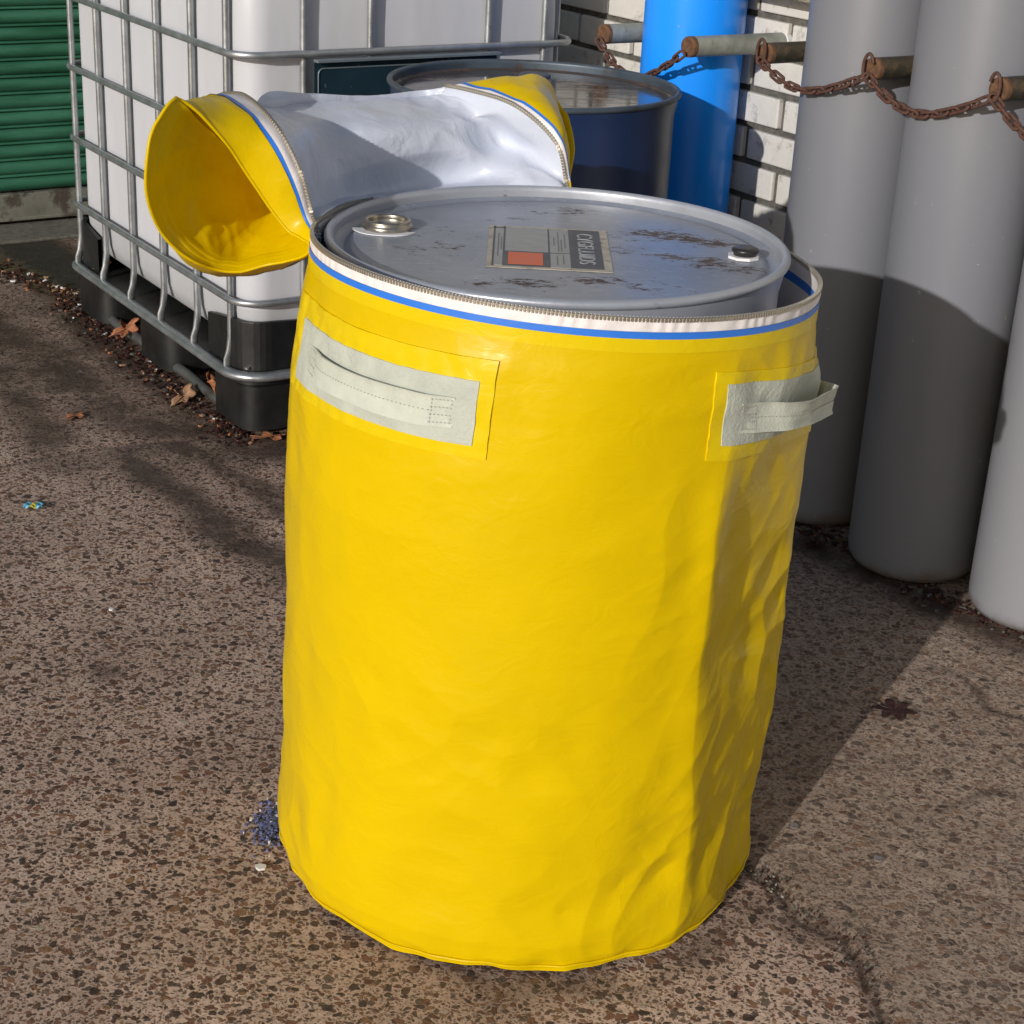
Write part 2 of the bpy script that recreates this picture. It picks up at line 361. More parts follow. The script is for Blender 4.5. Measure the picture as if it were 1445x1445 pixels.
cA = np.abs(dline(crackA)+wob*.8); cB = np.abs(dline([(.799, 2.722), (.829, 2.66), (.833, 2.598), (.886, 2.567), (1.0, 2.50)])+wob*.5)
cC = np.abs(dline([(.66, 2.24), (.76, 2.32), (.90, 2.30)])+wob*.7)
st = .80*np.exp(-(joint/.016)**2)
for pts, wd, am in (([(-.86, 3.551), (-.75, 3.398), (-.633, 3.258), (-.549, 3.107), (-.44, 3.036), (-.33, 2.95)], .062, .95),
                    ([(-.766, 3.631), (-.645, 3.495), (-.535, 3.387), (-.467, 3.28), (-.35, 3.2)], .045, .85),
                    ([(-1.6, 4.6), (-1.228, 4.207), (-.998, 3.86), (-.821, 3.74), (-.676, 3.761)], .13, .95),
                    ([(-1.3, 4.079), (-1.14, 3.80), (-1.04, 3.62)], .10, .8),
                    ([(-1.25, 4.62), (-1.02, 4.22), (-.80, 3.92), (-.60, 3.68), (-.45, 3.62)], .12, 1.),
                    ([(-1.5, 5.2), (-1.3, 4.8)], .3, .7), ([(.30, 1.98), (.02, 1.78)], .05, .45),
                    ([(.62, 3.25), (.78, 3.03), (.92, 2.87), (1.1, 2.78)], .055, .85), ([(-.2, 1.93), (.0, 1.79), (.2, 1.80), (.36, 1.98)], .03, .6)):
    d = dline(pts)+wob*2.2; st = np.maximum(st, am*np.exp(-(d/wd)**2))
st = np.maximum(st, 1.0*np.exp(-(cA/.0085)**2)); st = np.maximum(st, .8*np.exp(-(cB/.007)**2)); st = np.maximum(st, .5*np.exp(-(cC/.010)**2))
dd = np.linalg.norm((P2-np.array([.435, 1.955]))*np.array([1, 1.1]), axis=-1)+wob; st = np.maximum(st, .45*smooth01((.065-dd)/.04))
dd = np.linalg.norm(P2-np.array([-.671, 2.553]), axis=-1)+wob; st = np.maximum(st, .7*smooth01((.05-dd)/.04))
st = np.maximum(st, .55*smooth01((Y-3.1)/.5)*smooth01(.5+nz*1.5)*(X < 0))
st = np.clip(st*(1+.35*nz), 0, 1)
# side of crack A -> rough grey concrete
xc = np.interp(Y, [p[1] for p in crackA[::-1]], [p[0] for p in crackA[::-1]]); xc = np.where(Y > 2.35, .2-(Y-2.35)*.1, xc)
grey = smooth01((X-xc+wob*.6)/.02+.5)
moss = .9*smooth01((.055-(dline([(-1.9, 5.35), (-1.588, 5.056), (-1.316, 4.755)])+wob))/.03)
wt = np.zeros_like(X); dd = dline([(-1.58, 5.3), (-1.33, 4.92)])+wob; wt = .95*smooth01((.13-dd)/.05)*(1-moss)
Z = perlin(Q*3)*.004+perlin(Q*11)*.0012+perlin(Q*40)*.0006*(1+1.6*grey)
Z = Z-.006*np.exp(-(cA/.006)**2)-.006*np.exp(-(cB/.005)**2)-.004*np.exp(-(joint/.008)**2)-.003*smooth01((.06-np.linalg.norm(P2-np.array([.435, 1.955]), axis=-1))/.03)
Z = np.where((np.abs(X) < 2.2) & (Y > 1.3) & (Y < 6), Z, 0)-.002
mb = MB(); mb.grid(np.stack([X, Y, Z], -1), mi=0, flip=False)
g = mb.obj('ground', M['ground']); tag(g, kind='structure')
g['label'] = 'brown exposed aggregate concrete yard with cracks and damp stains'
for nm, A in (('stain', st), ('grey', grey), ('moss', moss), ('wet', wt)):
    at_ = g.data.attributes.new(nm, 'FLOAT', 'POINT'); at_.data.foreach_set('value', A.reshape(-1).astype(np.float32))

# ------------------------------------------------------------------ brick wall behind the cylinders
WU = 2.615
wall = empty('brick_wall', uv(WU, 2.6), YAW); tag(wall, 'white painted brick wall with dirty mortar behind the gas cylinders', 'brick wall')
mb = MB(); mb.box((.137, .0, 1.3), (.31, 5.98, 2.6)); mb.obj('mortar_bed', M['mortar'], wall)
mb = MB(); H = .0805; Lb = .225
for r in range(32):
    z0 = .004+r*H
    for k in range(-14, 14):
        y0 = (k+(.5 if r % 2 else 0))*Lb+.045
        if abs(y0) > 2.95: continue
        dx = random.uniform(-.0025, .0025); j = random.uniform(-.002, .002)
        mb.box((-.004+dx, y0, z0+H/2), (.05, Lb-.016+j, H-.014+j), rz=random.uniform(-.006, .006))
mb.obj('brick_courses', M['brick'], wall, bevel=.004)
mb = MB(); mb.box((-.055, .14, 1.055), (.12, .46, .062)); mb.obj('ledge', M['moss_stone'], wall, bevel=.008)
mb = MB(); mb.box((-.035, .14, 1.110), (.08, .46, .045)); mb.obj('ledge', M['moss_stone'], wall, bevel=.008)

# ------------------------------------------------------------------ green roller shutter
sh = empty('roller_shutter', uv(1.15, 5.5), YAW); tag(sh, 'green slatted roller shutter standing behind the white tank', 'roller shutter')
prof = []; p = .0525; z = .115
while z < 2.5:
    for k in range(9):
        t = k/8; prof.append((-.013*math.sin(math.pi*t)**.8, z+.040*t))
    prof += [(.005, z+.0415), (.005, z+.0435), (-.006, z+.0445), (-.008, z+.048), (-.004, z+.0510), (.006, z+.0518)]; z += p
G = np.array([[(x, y_, z_) for y_, z_ in prof] for x in np.linspace(-1.5, 1.3, 8)])
mb = MB(); mb.grid(G, flip=False, smooth=True); mb.obj('slat_curtain', M['green'], sh)
mb = MB(); mb.box((-.1, -.006, .066), (2.8, .03, .085)); mb.box((-.1, -.022, .027), (2.8, .012, .012)); br = mb.obj('bottom_rail', M['rail'], sh, bevel=.003)
for x in (-1.25, -1.0, -.73, -.49, -.25, 0.): 
    mb = MB(); mb.prism([(x+.008*math.cos(R_(60*k)), .008*math.sin(R_(60*k))) for k in range(6)], 0, .006)
    for i, q in enumerate(mb.v): mb.v[i] = (q[0], -.021-q[2], .08+q[1])
    mb.obj('bolt', M['rail'], br)
for x in (-1.53, 1.33):
    mb = MB(); mb.box((x, -.01, 1.28), (.07, .06, 2.56)); mb.obj('guide_channel', M['rail'], sh, bevel=.004)
hw = empty('yard_wall', uv(.9, 5.56), YAW); tag(hw, 'grey rendered wall around the green roller shutter', 'wall')
mb = MB(); mb.box((0, .10, 1.5), (6.2, .12, 3.0)); mb.obj('wall_face', M['render'], hw)
mb = MB(); mb.box((-2.13, -.02, 1.5), (1.5, .12, 2.998)); mb.obj('pier', M['render'], hw, bevel=.01)
mb = MB(); mb.box((.2, -.17, .003), (2.9, .22, .012)); mb.obj('threshold', M['mortar'], hw, bevel=.006)

# ------------------------------------------------------------------ intermediate bulk container
K = Vector((-.629, 3.666, 0)); IW, IL = .90, 1.135
ibc = empty('bulk_container', K, YAW); tag(ibc, 'white plastic tank in a galvanised cage on a black pallet', 'storage tank')
x0, x1, y0, y1 = .012, IW-.012, .012, IL-.012
def hoop(z, r=.0084, name='hoop', rad=.065, off=0, mat='galv', fl=(1.0, .8)):
    mb = MB(); P = [(x, y, z) for x, y in rrect(x0-off, x1+off, y0-off, y1+off, rad)]
    Q_ = []
    for i in range(len(P)):
        Q_.append(P[i])
    mb.tube(Q_, r, 10, True, flat=[fl]*len(Q_)); mb.obj(name, M[mat], ibc)
for z in (.312, .49, .675, .855, 1.04): hoop(z)
hoop(.141, .0150, 'base_frame', .08, .006, fl=(.75, 1.1)); hoop(1.115, .011, 'hoop')
def vbar(x, y, nx, ny, name='cage_bar'):
    mb = MB(); i = .012
    P = [(x-nx*i, y-ny*i, 1.115), (x-nx*i, y-ny*i, .24), (x-nx*i, y-ny*i, .22), (x-nx*(i-.004), y-ny*(i-.004), .185), (x-nx*.002, y-ny*.002, .165), (x-nx*.001, y-ny*.001, .140)]
    tx = abs(ny)
    fl = [(1, 1)]*3+[(1.1, .8) if nx else (.8, 1.1)]+[(1.2, .5) if nx else (.5, 1.2)]*2
    mb.tube(P, .0082, 10, flat=fl); mb.obj(name, M['galv'], ibc)
for s in (.095, .285, .49, .69, .885, 1.075): vbar(x0, s, -1, 0); vbar(x1, s, 1, 0)
for t in (.172, .335, .64, .795): vbar(t, y0, 0, -1); vbar(t, y1, 0, 1)
# bottle: stacked rounded rectangles
lv = [(.175, .10), (.182, .065), (.20, .045), (.235, .034), (.28, .030), (.9, .030), (1.0, .032), (1.04, .04), (1.075, .065), (1.09, .10), (1.10, .30)]
G = np.array([[(x, y, z) for x, y in rrect(x0+i-.004, x1-i+.004, y0+i-.004, y1-i+.004, .062+(.02 if i > .05 else 0), 10)] for z, i in lv]).transpose(1, 0, 2)
mb = MB(); mb.grid(G, closed_u=True, flip=False); n_ = len(G)
mb.add(G[:, -1], [tuple(range(n_))], 0); mb.add(G[:, 0], [tuple(range(n_))[::-1]], 0)
mb.obj('bottle', M['bottle'], ibc)
mb = MB(); mb.lathe([(0, 1.125), (.085, 1.125), (.092, 1.12), (.092, 1.096)], (IW/2, IL/2, 0), 48); mb.obj('filler_cap', M['black'], ibc)
# pallet
mb = MB(); mb.prism(rrect(.016, IW-.016, .016, IL-.016, .07), .118, .150, smooth=True); pal = mb.obj('pallet_deck', M['blackpal'], ibc)
def corner(sx, sy, wx, wy, h=.265):
    # L-shaped black corner support with a rounded outside corner
    cx = 0 if sx < 0 else IW; cy = 0 if sy < 0 else IL; ex = 1 if sx < 0 else -1; ey = 1 if sy < 0 else -1
    o_, t_, r_ = .020, .012, .07
    out = [(wx, o_)]; 
    for k in range(9): 
        t = R_(90*k/8); out.append((o_+r_-r_*math.sin(t), o_+r_-r_*math.cos(t)))
    out.append((o_, wy)); inn = [(o_+t_, wy)]
    for k in range(9):
        t = R_(90*(8-k)/8); q = r_-t_; inn.append((o_+r_-q*math.sin(t), o_+r_-q*math.cos(t)))
    inn.append((wx, o_+t_))
    n1 = len(out); mbx = MB()
    A = [(cx+ex*x, cy+ey*y) for x, y in out]; B = [(cx+ex*x, cy+ey*y) for x, y in inn[::-1]]
    def top(i): return h-(.05*(1-i/1.) if (i < 1) else 0)
    rows = []
    for i in range(n1):
        hh = h if 0 < i < n1-1 else h-.02
        rows.append([(A[i][0], A[i][1], .1505), (A[i][0], A[i][1], hh), (B[i][0], B[i][1], hh), (B[i][0], B[i][1], .1505)])
    mbx.grid(rows, flip=(ex*ey < 0), smooth=False); mbx.obj('corner_support', M['blackpal'], ibc, bevel=.002)
corner(-1, -1, .46, .215); corner(-1, 1, .2, .2); corner(1, -1, .36, .2); corner(1, 1, .2, .2)
for fx in (.098, IW/2, IW-.098):
    for fy in (.110, IL/2+.01, IL-.110):
        mb = MB(); mb.prism(rrect(fx-.078, fx+.078, fy-.105, fy+.105, .045, 8), .012, .1175, smooth=True)
        mb.obj('foot', M['blackpal'], ibc)
for fx in (.05, IW/2, IW-.05):
    mb = MB(); P = [(fx, y, .018+.006*math.sin(y/IL*math.pi*4)**2) for y in np.linspace(.06, IL-.06, 24)]; mb.tube(P, .013, 10); mb.obj('skid_tube', M['skid'], ibc)
# label plate on the front face
mb = MB(); mb.box((.412, -.009, .705), (.465, .004, .275)); pl = mb.obj('label_plate', M['plate'], ibc, bevel=.0015)
mb = MB(); mb.tube([(x+.412, -.012, y+.705) for x, y in rrect(-.222, .222, -.125, .122, .012, 5)], .0017, 6, True); mb.obj('embossed_border', M['plate_edge'], pl)
mb = MB(); mb.box((.412, -.020, .8445), (.465, .020, .006)); mb.obj('folded_lip', M['plate_edge'], pl, bevel=.001)
mb = MB(); mb.box((.33, -.0135, .700), (.14, .003, .11)); mb.obj('document_pocket', M['plate_edge'], pl, bevel=.001)
# corner bracket/bolt
mb = MB(); mb.box((.006, .006, 0), (.001, .001, .001))
mb = MB(); mb.prism([(.05*math.cos(t)*.12+.036, .05*math.sin(t)*.12+.036) for t in np.linspace(0, 6.0, 12)], .156, .160); mb.obj('bolt', M['galv'], ibc)

# ------------------------------------------------------------------ gas cylinders
def cylinder(name, x, y, r, mat, label, h=1.50, group='tall gas cylinders chained along the wall'):
    root = empty(name, (x, y, 0)); tag(root, label, 'gas cylinder', group)
    pr = [(0, .006), (r*.55, .006), (r*.80, .002), (r*.93, .006), (r*.985, .018), (r, .034), (r, h-.14)]
    for k in range(1, 9):
        t = R_(90*k/9); pr.append((r*math.cos(t)*.82+r*.18, h-.14+.12*math.sin(t)))
    pr += [(.03, h-.015), (.03, h+.03), (0, h+.03)]
    mb = MB(); mb.lathe(pr, seg=128); mb.obj('cylinder_body', M[mat], root)
    mb = MB(); mb.lathe([(0, h+.031), (.018, h+.031), (.018, h+.07), (.026, h+.075), (.026, h+.10), (.0, h+.105)], seg=24); mb.tube([(0, 0, h+.055), (.05, 0, h+.055)], .01); mb.obj('valve', M['brushed'], root)
    return root
cylinder('gas_cylinder', .650, 3.45, .125, 'grey_cyl', 'grey gas cylinder beside the white brick wall and right of the blue one')
cylinder('gas_cylinder', .812, 3.19, .128, 'grey_cyl', 'grey gas cylinder between the other two grey ones, cut by a curved shadow')
cylinder('gas_cylinder', 1.012, 2.985, .128, 'grey_cyl_light', 'pale grey sunlit gas cylinder at the right edge with chipped paint near its foot')
cylinder('gas_cylinder', .345, 3.91, .112, 'blue_cyl', 'bright blue gas cylinder beside the white brick wall behind the navy drum')

# ------------------------------------------------------------------ pipe stubs and chains
tips = [(2.33, 3.200, .905), (2.33, 2.895, .921), (2.33, 2.652, .943), (2.33, 2.352, .959), (2.33, 2.046, .972)]
pm = ['pipe_grey', 'pipe_grey', 'pipe_dark', 'pipe_dark', 'pipe_dark']
plab = ['short grey pipe stub left of the blue cylinder', 'long pale grey pipe crossing in front of the wall, right of the blue cylinder', 'dark rusty pipe stub emerging from the wall beside the first grey cylinder',
        'dark pipe stub between the two shaded grey cylinders, with an open hook', 'dark pipe stub with orange rusty end at the right edge']
for (u, v, z), m, lb in zip(tips, pm, plab):
    r = .0215 if m == 'pipe_grey' else .0205
    root = empty('pipe_stub', uv(u, v, z), YAW); tag(root, lb, 'pipe', 'pipe stubs sticking out of the wall')
    mb = MB(); mb.tube([(.003, 0, 0), (WU-u+.02, 0, 0)], r, 28); mb.obj('pipe', M[m], root)
    mb = MB(); mb.lathe([(.0, .0), (r*.7, .0), (r*.98, -.002), (r*1.02, .004), (r*1.01, .012)], seg=24)
    for i, q in enumerate(mb.v): mb.v[i] = (q[2]-.0005, q[0], q[1])
    mb.obj('pipe_end', M['rust_end'], root)
    mb = MB(); mb.tube([(WU-u-.030, 0, 0), (WU-u-.018, 0, 0)], r*1.18, 28); mb.obj('wall_collar', M['gasket' if m == 'pipe_grey' else 'rust'], root)
def link_mesh():
    L_, W_, r = .0115, .0068, .0030; P = []
    for k in range(9): t = R_(-90+180*k/8); P.append((L_-W_*0+W_*math.cos(t), W_*math.sin(t), 0))
    for k in range(9): t = R_(90+180*k/8); P.append((-L_+W_*math.cos(t), W_*math.sin(t), 0))
    mb = MB(); mb.tube(P, r, 8, True); return mb
link0 = None
def chain(p0, p1, sag, label, u_off=0, drape=1.0):
    global link0
    p0 = Vector(p0); p1 = Vector(p1); root = empty('chain', p0); tag(root, label, 'chain', 'rusty chains strung between the pipe stubs')
    pts = []
    for k in range(201):
        t = k/200; q = p0.lerp(p1, t); q.z -= sag*4*t*(1-t)*(1+.15*math.sin(t*5)); pts.append(q)
    pitch = .0232; acc = 0; out = [pts[0]]; last = pts[0]
    for q in pts[1:]:
        if (q-last).length >= pitch: out.append(q); last = q
    for i in range(len(out)-1):
        a, b2 = out[i], out[i+1]; t = (b2-a).normalized()
        side = t.cross(Vector((0, 0, 1))).normalized(); up = side.cross(t)
        tw = R_((40 if i % 2 else -50)+random.uniform(-14, 14))
        yv = side*math.cos(tw)+up*math.sin(tw); zv = t.cross(yv)
        mw = Matrix(((t.x, yv.x, zv.x, 0), (t.y, yv.y, zv.y, 0), (t.z, yv.z, zv.z, 0), (0, 0, 0, 1)))
        if link0 is None:
            o = link_mesh().obj('link', M['rust'], root); link0 = o
        else:
            o = link0.copy(); scn.collection.objects.link(o); o.parent = root
        o.matrix_local = Matrix.Translation((a+b2)/2-p0) @ mw
    return root
def tip(i, du=-.012, dz=-.012, dv=0): u, v, z = tips[i]; return uv(u+du, v+dv, z+dz)
chain(tip(0), tip(1), .062, 'rusty chain hanging in front of the blue gas cylinder')
c2_ = chain(tip(2), tip(3), .040, 'rusty chain hanging in front of the first grey cylinder from a brick wall pipe')
chain(tip(3), tip(4), .046, 'rusty chain hanging in front of the middle grey cylinder')
chain(tip(4), uv(2.31, 1.72, .975), .060, 'short stretch of rusty chain leaving the picture at the right edge')
def hook(i, label, flip=1, open_=True):
    root = empty('chain_hook', tip(i, -.008, 0)); root.rotation_euler = (0, 0, YAW)
    tag(root, label, 'hook', 'iron hooks on the pipe ends')
    P = []
    for k in range(15 if open_ else 20):
        t = R_(-110+ (270 if open_ else 350)*k/14*(1 if open_ else 14/19)); P.append((-.004+.002*k/14, flip*(.012*math.cos(t)+.0), .024*math.sin(t)+.004))
    mb = MB(); mb.tube(P, .0032, 8); mb.obj('hook_wire', M['rust'], root)
hook(2, 'rusty ring looped round the end of the dark pipe beside the brick wall', open_=False)
hook(3, 'open rusty hook on the pipe end between the two shaded cylinders', 1)
hook(4, 'rusty loop on the pipe end at the right edge', -1)

# ------------------------------------------------------------------ drums
def drum(root, zt, R0, mat_body, mat_lid, mat_rim, lid_attr=True, recess=.017):
    mb = MB(); pr = [(0, .004), (R0-.012, .004), (R0-.004, 0), (R0, .004), (R0-.001, .018), (R0-.010, .03)]
    for zc in (.28, .58):
        pr += [(R0-.010, zc-.022), (R0-.002, zc-.008), (R0-.001, zc), (R0-.002, zc+.008), (R0-.010, zc+.022)]
    pr += [(R0-.010, zt-.045), (R0-.006, zt-.026), (R0-.004, zt-.012)]
    mb.lathe(pr, seg=160); mb.obj('drum_shell', mat_body, root)
    mb = MB(); c = (R0-.0045, zt-.006); pr = [(R0-.0105, zt-recess-.002), (R0-.0105, zt-.008)]
    for k in range(11): t = R_(180-240*k/10); pr.append((c[0]+.006*math.cos(t), c[1]+.006*math.sin(t)))
    mb.lathe(pr, seg=160); mb.obj('chime_rim', mat_rim, root)
    rr_ = np.concatenate([np.linspace(0, R0-.035, 34), [R0-.030, R0-.026, R0-.022, R0-.016, R0-.0106]])
    zz = np.where(rr_ < R0-.034, 0, 0)*1.0+zt-recess
    zz[-5:] += [.000, -.003, -.004, -.001, .002]
    th = np.linspace(0, 2*math.pi, 241)[:-1]
    Gp = np.stack([np.outer(np.cos(th), rr_), np.outer(np.sin(th), rr_), np.tile(zz, (240, 1))], -1)
    mb = MB(); mb.grid(Gp, closed_u=True); o = mb.obj('drum_lid', mat_lid, root); return o, Gp
dr = empty('steel_drum', (.040, 2.174, .002)); tag(dr, 'grey blue steel drum with scratched rusty lid standing inside the yellow bag', 'drum')
lid, Gp = drum(dr, .880, .2975, M['steel_paint'], M['lid'], M['steel_paint'])
rp = [(.138, .098, .06, 1.0), (.175, .088, .05, 1.0), (.212, .070, .04, 1.0), (.159, -.01, .05, .7), (.193, -.038, .055, .9), (.10, .10, .03, .7), (.02, .215, .04, .85), (-.02, .20, .03, .6), (-.039, -.172, .045, .95), (-.09, -.185, .03, .8),
      (.055, -.142, .05, .8), (-.155, .055, .05, .5), (.228, -.058, .04, .9), (.087, .012, .04, .45), (-.14, -.02, .05, .5), (-.20, -.05, .04, .5), (.12, -.17, .05, .5), (-.06, .15, .03, .5)]
X_ = Gp[..., 0]; Y_ = Gp[..., 1]; ru = np.zeros_like(X_)
for px, py, sg, am in rp: ru = np.maximum(ru, am*np.exp(-(((X_-px)/sg)**2+((Y_-py)/(sg*.62))**2)))
at_ = lid.data.attributes.new('rust', 'FLOAT', 'POINT'); at_.data.foreach_set('value', ru.reshape(-1).astype(np.float32))
ZL = .880-.017
mb = MB(); mb.lathe([(.0, .0008), (.024, .0008), (.024, .006), (.0255, .0075), (.024, .009), (.0255, .0105), (.0245, .0122), (.027, .014), (.030, .0138), (.0312, .012), (.0298, .0095), (.0325, .008), (.0338, .004), (.032, .0005)], (-.224, .058, ZL), 64); bung = mb.obj('bung_opening', M['brushed'], dr)
mb = MB(); mb.lathe([(0, .002), (.0238, .002)], (-.224, .058, ZL), 48); mb.obj('bung_disc', M['ink'], bung)
mb = MB(); mb.prism([(-.226+.045*math.cos(t)*(1+.07*math.sin(3*t)), .050+.034*math.sin(t)) for t in np.linspace(3.1, 6.0, 14)], ZL+.0005, ZL+.0018); mb.obj('seal_residue', M['gasket'], bung)
mb = MB(); c = (.243, .004); mb.prism([(c[0]-.002+.0212*math.cos(t), c[1]-.002+.0205*math.sin(t)) for t in np.linspace(.3, .3+2*math.pi, 9)[:-1]], ZL+.0005, ZL+.004); pg = mb.obj('plug_seat', M['gasket'], dr, bevel=.001)
mb = MB(); mb.lathe([(0, .014), (.013, .014), (.0168, .0125), (.018, .010), (.0168, .008), (.015, .0075), (.015, .003)], (*c, ZL), 40); mb.obj('plug', M['black'], pg)
# label on lid (local plane, u right, v away)
c0 = np.array([-.0105, -.001]); lx, ly = .157, .213; lr = .012
def lq(x, y):
    X2, Y2 = x*lx, y*ly; return (c0[0]+X2*math.cos(lr)-Y2*math.sin(lr), c0[1]+X2*math.sin(lr)+Y2*math.cos(lr))
def lrect(name, xa, xb, ya, yb, zo, mat, par):
    mb = MB(); mb.prism([lq(xa, ya), lq(xb, ya), lq(xb, yb), lq(xa, yb)], ZL+.0004, ZL+zo); return mb.obj(name, mat, par)
ls = lrect('label_sheet', -.5, .5, -.5, .5, .0012, M['sticker_edge'], dr)
lrect('label_panel', -.45, .43, -.46, .46, .0016, M['sticker'], ls)
lrect('label_band', .17, .43, -.46, .46, .0020, M['ink'], ls)
lrect('label_square', -.33, -.05, -.43, -.16, .0023, M['orange'], ls)
lrect('label_square_border', -.37, .0, -.46, -.13, .0020, M['ink'], ls)
for xa, xb, ya, yb in ((-.46, -.445, -.47, .47), (-.375, -.36, -.46, .46), (-.005, .008, -.46, .46), (-.46, -.36, .43, .455), (.008, .17, -.14, -.13)): lrect('label_line', xa, xb, ya, yb, .0019, M['ink'], ls)
for xa, ya, yb in ((.04, 0.05, .24), (.075, -.1, .38), (.10, -.08, .20), (.13, .0, .34), (.06, -.4, -.2), (.11, -.38, -.18), (-.42, -.25, .3), (-.395, -.1, .2)): lrect('small_print', xa, xa+.011, ya, yb, .0018, M['ink_mid'], ls)
def text(body, loc, rot, size, mat, parent, name, xs=1, ext=.0003):
    cu = bpy.data.curves.new(name, 'FONT'); cu.body = body; cu.size = size; cu.extrude = ext; cu.align_x = 'CENTER'; cu.align_y = 'CENTER'
    o = bpy.data.objects.new(name, cu); scn.collection.objects.link(o); bpy.context.view_layer.update()
    me = bpy.data.meshes.new_from_object(o.evaluated_get(bpy.context.evaluated_depsgraph_get())); bpy.data.objects.remove(o)
    for v in me.vertices: v.co.x *= xs
    me.materials.clear(); me.materials.append(mat)
    o = bpy.data.objects.new(name, me); scn.collection.objects.link(o); o.parent = parent; o.location = loc; o.rotation_euler = rot; return o
q = lq(.30, 0.0); text('CYGFLUIDS', (q[0], q[1], ZL+.0024), (0, 0, R_(-90)+lr), .030, M['ink_light'], ls, 'label_lettering', 1.0)

nd = empty('steel_drum', (0, 3.52, 0)); tag(nd, 'dark navy steel drum with wet brown lid behind the yellow bag', 'drum')
drum(nd, .862, .295, M['navy'], M['navylid'], M['rimrust'], recess=.02)
mb = MB(); mb.lathe([(0, .006), (.03, .006), (.034, .003), (.034, 0)], (.0, .20, .842), 32); mb.obj('bung', M['rimrust'], nd)

# ------------------------------------------------------------------ yellow bag
bagroot = empty('drum_bag', (.037, 2.14, 0)); BX, BY = .037, 2.14
tag(bagroot, 'large yellow zip-up bag around the drum, its lid rolled back', 'drum bag')
zt_ = [0, .05, .1, .2, .3, .4, .5, .6, .7, .8, .85, .9]
cx_ = [.030, .027, .0285, .0322, .0342, .0348, .0358, .0363, .0379, .0446, .0506, .0515]
rr0 = [.3365, .3405, .3384, .3381, .3385, .3385, .3395, .3400, .3355, .3276, .3236, .321]
def rimz(x, y): return .8735-.049*(x-.0515)-.038*(y-2.134)
def bag(th, fz, off=0., dz=0., drop=0.):
    """th: angle from the camera side, +right. fz: 0..1 up the wall. dz: drop below the rim in metres"""
    th = np.asarray(th, float); fz = np.asarray(fz, float)
    th, fz = np.broadcast_arrays(th, fz)
    rx = .0515+.322*np.sin(th); ry = 2.134-.322*np.cos(th); zr = rimz(rx, ry)
    z = fz*zr-dz
    cx = np.interp(z, zt_, cx_); r = np.interp(z, zt_, rr0)
    # flattened side right of the long vertical fold
    zz_ = np.stack([z*3.3, 0*z+2.7, 0*z+th*1.1], -1)
    sft = .10*perlin(zz_)+.05*perlin(zz_*2.7); a1 = R_(38)+sft; a2 = R_(79)+sft*.4; am = (a1+a2)/2; hw_ = (a2-a1)/2
    chord = np.cos(hw_)/np.cos(np.clip(th-am, -hw_, hw_)); inz = (np.abs(th-am) < hw_)
    wz = smooth01((.82-z)/.22)*(.45+.55*smooth01((z-.0)/.16))
    r = r*np.where(inz, 1-wz*.85*(1-chord), 1)
    r = r+wz*.0085*np.exp(-((th-a1-.02)/.085)**2)*(1+.8*perlin(zz_*2+5))
    # stay outside the drum at the back
    r = np.maximum(r, .336+.0*th)*smooth01((np.abs(th)-1.75)/.5)+r*(1-smooth01((np.abs(th)-1.75)/.5))
    r = r+.006*smooth01((np.abs(th)-2.1)/.6)
    P = np.stack([np.sin(th)*.34, -np.cos(th)*.34, z], -1)
    env = smooth01((rimz(rx, ry)-.02-z)/.06)
    rt = smooth01((th-.15)/.6)*smooth01((1.9-th)/.3); lf = smooth01((-.75-th)/.35)
    low = 1-smooth01((z-.10)/.5)
    S = P.copy(); S[..., 2] = P[..., 2]*1.0; D = P.copy()
    # diagonal frame on the wall: s along circumference
    s = th*.34; dg = np.stack([(s*.45+z*.9)*2.2, (s*.9-z*.45)*9, 0*s+3.1], -1)
    dg2 = np.stack([(s*.75+z*.66)*3.5, (s*.66-z*.75)*14, 0*s+8.1], -1)
    d = .0060*perlin(P*3.1+4)+.0032*perlin(P*7+9)+.0045*(.25-np.abs(perlin(np.stack([s*3.2, z*.9, 0*s+6.6], -1))))
    d = d+(.35+1.5*rt+.5*low)*.0052*(.25-np.abs(perlin(dg)))
    d = d+(.15+1.2*rt)*.0042*(.25-np.abs(perlin(dg2)))
    d = d+(.3+.9*low+.7*rt)*.0030*(.25-np.abs(perlin(P*np.array([11, 11, 15])+2)))
    d = d+lf*(.004*perlin(np.stack([s*16, z*2.2, 0*s], -1))+.003*(.25-np.abs(perlin(np.stack([s*13+z*3, z*3.1, 0*s+5], -1)))))
    # sharp fold lines of a stiff coated sheet
    wx = perlin(P*5+20)*.9; wy = perlin(P*5+31)*.9
    f1, f2 = worley(s*4.2+z*3.0+wx+9, (z*2.6-s*2.4)*1.0+wy+5); f3, f4 = worley(s*10+z*7+wx*1.6+2, z*9-s*6+wy*1.6+7)
    gate_ = smooth01(.55+1.6*perlin(P*3.7+50)); gate2 = smooth01(.35+2.0*perlin(P*4.9+70))
    d = d+(.50+.9*rt+.6*low)*.0115*(f1-.50)*gate_+(.42+.9*rt+.6*low)*.0072*(f3-.50)*gate2
    # ring wrinkles below the top seam
    d = d+.0016*perlin(np.stack([s*2.5, z*38, 0*s+2], -1))*smooth01((z-.70)/.08)*env
    r = r+d*env+off
    # gathered hem at the ground
    hem = smooth01((.03-z)/.03); r = r+hem*(.0100*perlin(np.stack([np.sin(th)*7, np.cos(th)*7, 0*s], -1))-.004)
    zz = z+hem*(.0080*(1+perlin(np.stack([np.sin(th)*5+3, np.cos(th)*5, 0*s], -1))*1.5))*1
    zz = zz-.0  
    # pulled-up left front and tucked right front hem
    return np.stack([cx+r*np.sin(th), BY-r*np.cos(th), np.maximum(zz, .001)], -1)-np.array([BX, BY, 0])
TH = np.linspace(-math.pi, math.pi, 961)[:-1]
